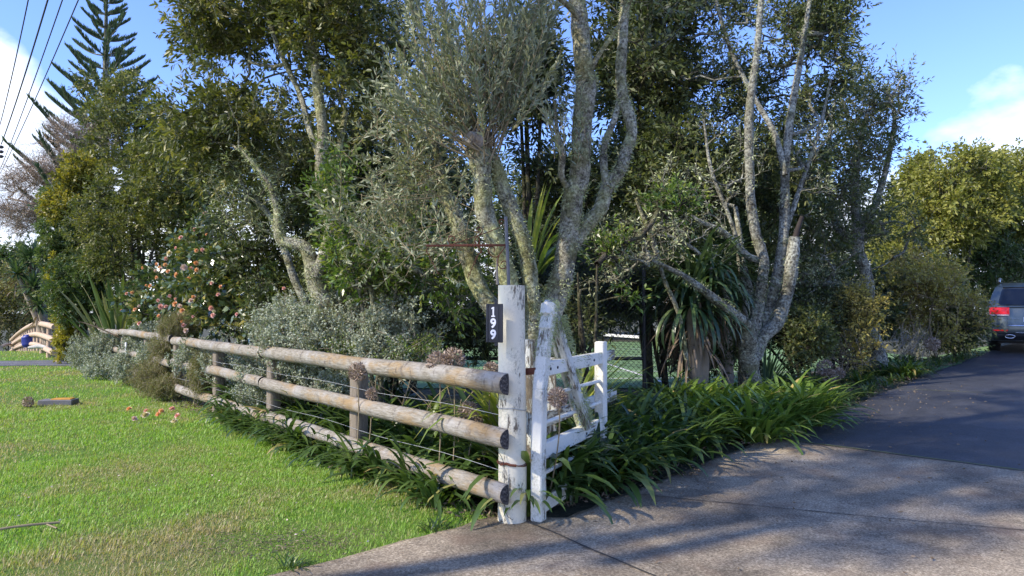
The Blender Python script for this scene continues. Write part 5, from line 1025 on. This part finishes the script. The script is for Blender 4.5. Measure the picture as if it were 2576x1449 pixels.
for n, t0_, t1_, v0, v1, ln, wd, sd_ in ((150000, -2.8, 4.5, .0, 4.6, .040, .0045, 1), (110000, 1, 10, 0, 7, .048, .007, 2), (70000, 5, 19, -.3, 13, .055, .011, 3), (26000, 14, 30, -1, 22, .07, .02, 4)):
    x, y = lawn_points(n, t0_, t1_, v0, v1, sd_); k = len(x); rs = np.random.RandomState(sd_+9); pn = patchn(x, y, .62, 1.); pl = patchn(x, y, .8, 9.)
    q0 = gd_(700, 1365); dirt = np.exp(-(((x-q0[0])/.42)**2+((y-q0[1])/.22)**2)*1.2); keep = rs.rand(k) > dirt*.8; x, y, pn, pl, k = x[keep], y[keep], pn[keep], pl[keep], keep.sum()
    tone = np.clip(.66-.85*np.maximum(0, pn+.1)+.25*patchn(x, y, 6., 3.)+.2*rs.normal(size=k)-.0, 0, 1); tone[rs.rand(k) < .03] = .02
    z = H(x, y); az_ = rs.uniform(0, 6.283, k); lean = rs.uniform(.15, 1.5, k); dr = np.stack([np.cos(az_)*lean, np.sin(az_)*lean, np.ones(k)], -1)
    hgt = ln*.85*(.5+.6*rs.rand(k))*(1+1.1*np.clip(pl, 0, 1)+.7*np.clip(patchn(x, y, 4., 7.), -.5, 1)); dr = nrm(dr); sdv = np.stack([-np.sin(az_), np.cos(az_), 0*az_], -1)*(wd*(.7+.6*rs.rand(k)))[:, None]/2
    b = np.stack([x, y, z-.003], -1); tip = b+dr*hgt[:, None]; mid = b+(dr*.5+np.array((0, 0, .12)))*hgt[:, None]
    V = np.stack([b-sdv, b+sdv, mid+sdv*.8, tip, mid-sdv*.8], 1).reshape(-1, 3); i = np.arange(k)[:, None]*5
    gm.add(V, i+np.array([[0, 1, 2, 4]]), 0, np.repeat(tone, 5)); gm.add(np.zeros((0, 3)), np.zeros((0, 3), int))
    gm.F.append(i+np.array([[4, 2, 3]])+gm.n-len(V)); gm.M.append(np.zeros(k))
o = gm.build('grass', M['grass']); tag(o, kind='stuff'); o['label'] = 'short bright green grass of the lawn with browner patches'; o['category'] = 'grass'
# weeds / clover and small pale petals
mb = MB(); rs = np.random.RandomState(5); x, y = lawn_points(130, -2, 9, 0, 5, 31); leaves(mb, np.stack([x, y, H(x, y)+.03], -1), rs.normal(size=(len(x), 3))*(1, 1, .15), .022, .013, simple=True); o = mb.build('petal_litter', PET[1]); tag(o, 'tiny pale petals scattered through the lawn', 'petals', kind='stuff')
# dirt patch litter
q0 = gd_(700, 1365); n = 900; p = np.stack([q0[0]+rs.normal(size=n)*.36, q0[1]+rs.normal(size=n)*.16, .012+.01*rs.rand(n)], -1); mb = MB(); leaves(mb, p, rs.normal(size=(n, 3))*(1, 1, .2), .03, .006, simple=True); o = mb.build('dead_grass', M['cord_dead']); tag(o, 'dead brown grass in the bare patch near the concrete', 'dead grass', kind='stuff')
# leaf litter along bed edges and on the driveway
mb = MB(); n = 420; a = rs.uniform(.2, 9, n); r = -.1+np.abs(rs.normal(size=n))*.55; x = E0[0]+G[0]*a+RN[0]*r; y = E0[1]+G[1]*a+RN[1]*r; leaves(mb, np.stack([x, y, H(x, y)+.034], -1), rs.normal(size=(n, 3))*(1, 1, .1), .032*(.5+rs.rand(n)), .010, simple=True)
n = 420; a = rs.uniform(-3, 10, n); r = rs.uniform(0, 4.5, n); x = E0[0]+G[0]*a+RN[0]*r; y = E0[1]+G[1]*a+RN[1]*r; leaves(mb, np.stack([x, y, H(x, y)+.034], -1), rs.normal(size=(n, 3))*(1, 1, .1), .035*(.5+rs.rand(n)), .014, simple=True)
o = mb.build('leaf_litter', M['cord_dead']); tag(o, 'dry fallen leaves scattered on the driveway and its edge', 'leaf litter', kind='stuff')
mb = MB(); n = 9000; t = rs.uniform(-.1, 9, n); v = rs.uniform(-.25, 2.2, n); x = PO[0]+FD[0]*t+FN[0]*v; y = PO[1]+FD[1]*t+FN[1]*v; leaves(mb, np.stack([x, y, H(x, y)+.01+.03*rs.rand(n)], -1), rs.normal(size=(n, 3))*(1, 1, .3), .05, .015, simple=True)
n = 9000; a = rs.uniform(.3, 16, n); r = -rs.uniform(.05, 3, n); x = E0[0]+G[0]*a+RN[0]*r; y = E0[1]+G[1]*a+RN[1]*r; leaves(mb, np.stack([x, y, H(x, y)+.01+.03*rs.rand(n)], -1), rs.normal(size=(n, 3))*(1, 1, .3), .05, .015, simple=True)
o = mb.build('bed_litter', M['cord_dead']); tag(o, 'dead leaves covering the soil of the planted beds', 'leaf litter', kind='stuff')
# ================================================================== parked car
M["carpaint"], nt, pb, out = newmat('dark grey-green car paint'); pb.inputs['Base Color'].default_value = (.10, .125, .125, 1); pb.inputs['Metallic'].default_value = .35; pb.inputs['Roughness'].default_value = .32; pb.inputs['Coat Weight'].default_value = .6; pb.inputs['Coat Roughness'].default_value = .06
M['carglass'], nt, pb, out = newmat('tinted glass'); pb.inputs['Base Color'].default_value = (.008, .010, .014, 1); pb.inputs['Roughness'].default_value = .05; pb.inputs['Specular IOR Level'].default_value = .7
M['taillight'], nt, pb, out = newmat('red lamp plastic'); pb.inputs['Base Color'].default_value = (.75, .015, .02, 1); pb.inputs['Roughness'].default_value = .12; pb.inputs['Emission Color'].default_value = (1, .03, .03, 1); pb.inputs['Emission Strength'].default_value = .12
M['clearlamp'] = flat('clear lamp plastic', (.6, .5, .48), .15); M['tyre'] = flat('tyre rubber', (.012, .012, .013), .8); M['blackplastic'] = flat('black plastic', (.02, .022, .025), .6)
M['silver'] = flat('satin silver', (.62, .64, .66), .25, .8); M['chrome'] = flat('chrome', (.7, .7, .7), .12, 1.)
CW, CLn, CHt = 1.93, 4.75, 1.66
uL = P(2498, 890, 17.2); hdg = R(35); cx0 = uL[0]+CW/2*math.cos(hdg)-.14; cy0 = uL[1]-CW/2*math.sin(hdg)+.02
cg = float(H(cx0, cy0))+.02; car = thing('parked_car', 'dark grey SUV seen from behind on the driveway at the right edge', 'car', (cx0, cy0, cg)); fwd = np.array((math.sin(hdg), math.cos(hdg), .028)); rgt = np.array((math.cos(hdg), -math.sin(hdg), 0)); upc = np.array((0, 0, 1.))
def cpt(s, x, z): return np.array((cx0, cy0, cg))+rgt*s+fwd*x+upc*z
# cross-sections along the length: half-width at heights
zs = np.array([.30, .42, .60, .80, .98, 1.08, 1.22, 1.40, 1.55, 1.63, 1.66])
def halfw(x, z):
    e = 1-.10*max(0, 1-(x/.45))**2-.08*max(0, 1-((CLn-x)/.7))**2
    if z < .45: b = .93
    elif z < 1.02: b = .965
    else: b = .965-.23*((z-1.02)/.64)**1.25
    if z > 1.6: b -= .10*(z-1.6)/.06
    return b*e
def rear_x(z):      # rear profile: bumper, hatch, sloping window, roof edge
    return float(np.interp(z, [.30, .42, .62, .70, .90, 1.02, 1.12, 1.50, 1.60, 1.66], [.16, .04, 0, .05, .07, .10, .15, .45, .52, .75]))
def front_x(z): return float(np.interp(z, [.30, .5, .75, .95, 1.02, 1.10, 1.45, 1.60, 1.66], [4.6, 4.75, 4.72, 4.45, 3.75, 3.5, 2.85, 2.5, 2.2]))
mb = MB(); nx = 40; ns = len(zs)
for side in (-1, 1):
    V = []
    for i in range(nx+1):
        for z in zs:
            x = rear_x(z)+(front_x(z)-rear_x(z))*i/nx; V.append(cpt(side*halfw(x, z), x, z))
    f = [(i*ns+j, (i+1)*ns+j, (i+1)*ns+j+1, i*ns+j+1) for i in range(nx) for j in range(ns-1)]
    mb.add(V, f if side > 0 else [q[::-1] for q in f])
for end in (0, 1):  # rear and front skins
    V = []; m_ = 14
    for z in zs:
        for j in range(m_+1):
            s = (j/m_*2-1); x = rear_x(z) if end == 0 else front_x(z); hw = halfw(x, z); xx = x+(.10*abs(s)**4 if False else 0); V.append(cpt(s*hw, xx-(0.05*(1-abs(s)**2.5) if end == 0 else -.08*(1-s*s)), z))
    mb.add(V, [(i*(m_+1)+j, i*(m_+1)+j+1, (i+1)*(m_+1)+j+1, (i+1)*(m_+1)+j) for i in range(ns-1) for j in range(m_)])
V = []
for i in range(nx+1):
    x = rear_x(1.66)+(front_x(1.66)-rear_x(1.66))*i/nx
    for j in range(9): s = j/4-1; V.append(cpt(s*halfw(x, 1.66), x, 1.66+.035*(1-s*s)))
mb.add(V, [(i*9+j, i*9+j+1, (i+1)*9+j+1, (i+1)*9+j) for i in range(nx) for j in range(8)])
mb.build('body', M['carpaint'], car)
def patch(name, mat, s0, s1, z0, z1, off=.012, n=8, par=car, smooth=True, cut=0.):
    """panel lying on the rear skin"""
    V = []; zz = np.linspace(z0, z1, n+1)
    for z in zz:
        for j in range(n+1):
            fs = s0+(s1-s0)*j/n; x = rear_x(z); hw = halfw(x, z); V.append(cpt(fs*hw, x-.05*(1-abs(fs)**2.5)-off, z))
    k = n+1; V2 = [v+fwd*.03 for v in V]; mb = MB(); 
    Fq = [(i*k+j, i*k+j+1, (i+1)*k+j+1, (i+1)*k+j) for i in range(n) for j in range(n)]; rim = [j for j in range(k)]+[i*k+n for i in range(1, k)]+[n*k+j for j in range(n-1, -1, -1)]+[i*k for i in range(n-1, 0, -1)]
    mb.add(V+V2, Fq); L_ = len(rim); mb.F.append(np.array([(rim[i], rim[(i+1) % L_], rim[(i+1) % L_]+k*k, rim[i]+k*k) for i in range(L_)])); mb.M.append(np.zeros(L_)); return mb.build(name, mat, par, smooth=smooth)
patch('rear_window', M['carglass'], -.80, .80, 1.14, 1.56, .012)
patch('tailgate', M['carpaint'], -.62, .62, .66, 1.10, .014)
for s in (-1, 1):
    tl = patch('tail_light', M['taillight'], s*.99, s*.56, .93, 1.09, .024)
    patch('clear_strip', M['clearlamp'], s*.985, s*.57, .895, .928, .024); patch('reflector', M['taillight'], s*.95, s*.62, .545, .575, .02)
    mb = MB(); c0 = cpt(s*.50, -.04, .42); a = np.linspace(0, 2*np.pi, 17); tube(mb, [c0+rgt*.095*math.cos(q)+upc*.04*math.sin(q) for q in a], .011, 6); mb.add([c0+fwd*.02+rgt*.09*math.cos(q)+upc*.036*math.sin(q) for q in a[:-1]], [tuple(range(16))], 1); mb.build('exhaust_tip', [M['chrome'], M['tyre']], car)
    mb = MB(); pts = [cpt(s*.70, .55, 1.67), cpt(s*.70, .75, 1.745), cpt(s*.70, 1.6, 1.76), cpt(s*.70, 2.6, 1.74), cpt(s*.70, 2.85, 1.68)]; tube(mb, spline(pts, .1), .028, 8); mb.build('roof_rail', M['silver'], car)
    for xw in (1.0, 3.85):
        mb = MB(); a = np.linspace(0, 2*np.pi, 33)[:-1]; wc = cpt(s*.83, xw, .35); prof = [(-.12, .22), (-.125, .31), (-.10, .355), (0, .365), (.10, .355), (.125, .31), (.12, .22)]
        V = [wc+rgt*o_+(fwd*math.cos(q)+upc*math.sin(q))*rr for q in a for o_, rr in prof]; k = len(prof)
        mb.add(V, [(i*k+j, i*k+j+1, ((i+1) % 32)*k+j+1, ((i+1) % 32)*k+j) for i in range(32) for j in range(k-1)]); wh = mb.build('wheel', M['tyre'], car)
        mb = MB(); tube(mb, [wc+rgt*s*.06, wc+rgt*s*.09], .2, 20, cap=True); 
        for q in range(5): d = fwd*math.cos(q*1.257)+upc*math.sin(q*1.257); beam(mb, wc+rgt*s*.10+d*.03, wc+rgt*s*.105+d*.22, .05, .02, up=rgt)
        mb.build('rim', M['silver'], wh)
mb = MB(); V = []
patch('bumper_valance', M['blackplastic'], -.93, .93, .32, .50, .02); patch('bumper_strip', M['silver'], -.45, .45, .505, .525, .03); patch('gate_strip', M['silver'], -.6, .6, .665, .685, .03)
patch('plate', M['white'], -.27, .27, .76, .87, .03)
mb = MB(); beam(mb, cpt(0, .3, .30), cpt(0, 4.4, .30), 1.5, .12); mb.build('underbody', M['blackplastic'], car, smooth=False)
# chrome model lettering is a run of small raised strokes
mb = MB()
for i in range(7):
    s = -.535+.034*i; z = .835; x = rear_x(z)-.05*(1-abs(s/.95)**2.5)-.03; c0 = cpt(s*.99, x, z)
    beam(mb, c0-upc*.011, c0+upc*.011, .006, .006, up=fwd, ch=.001); beam(mb, c0+upc*(.011 if i % 2 else -.011), c0+rgt*.018+upc*(.011 if i % 3 else -.011), .005, .005, ch=.001)
mb.build('badge', M['chrome'], car)
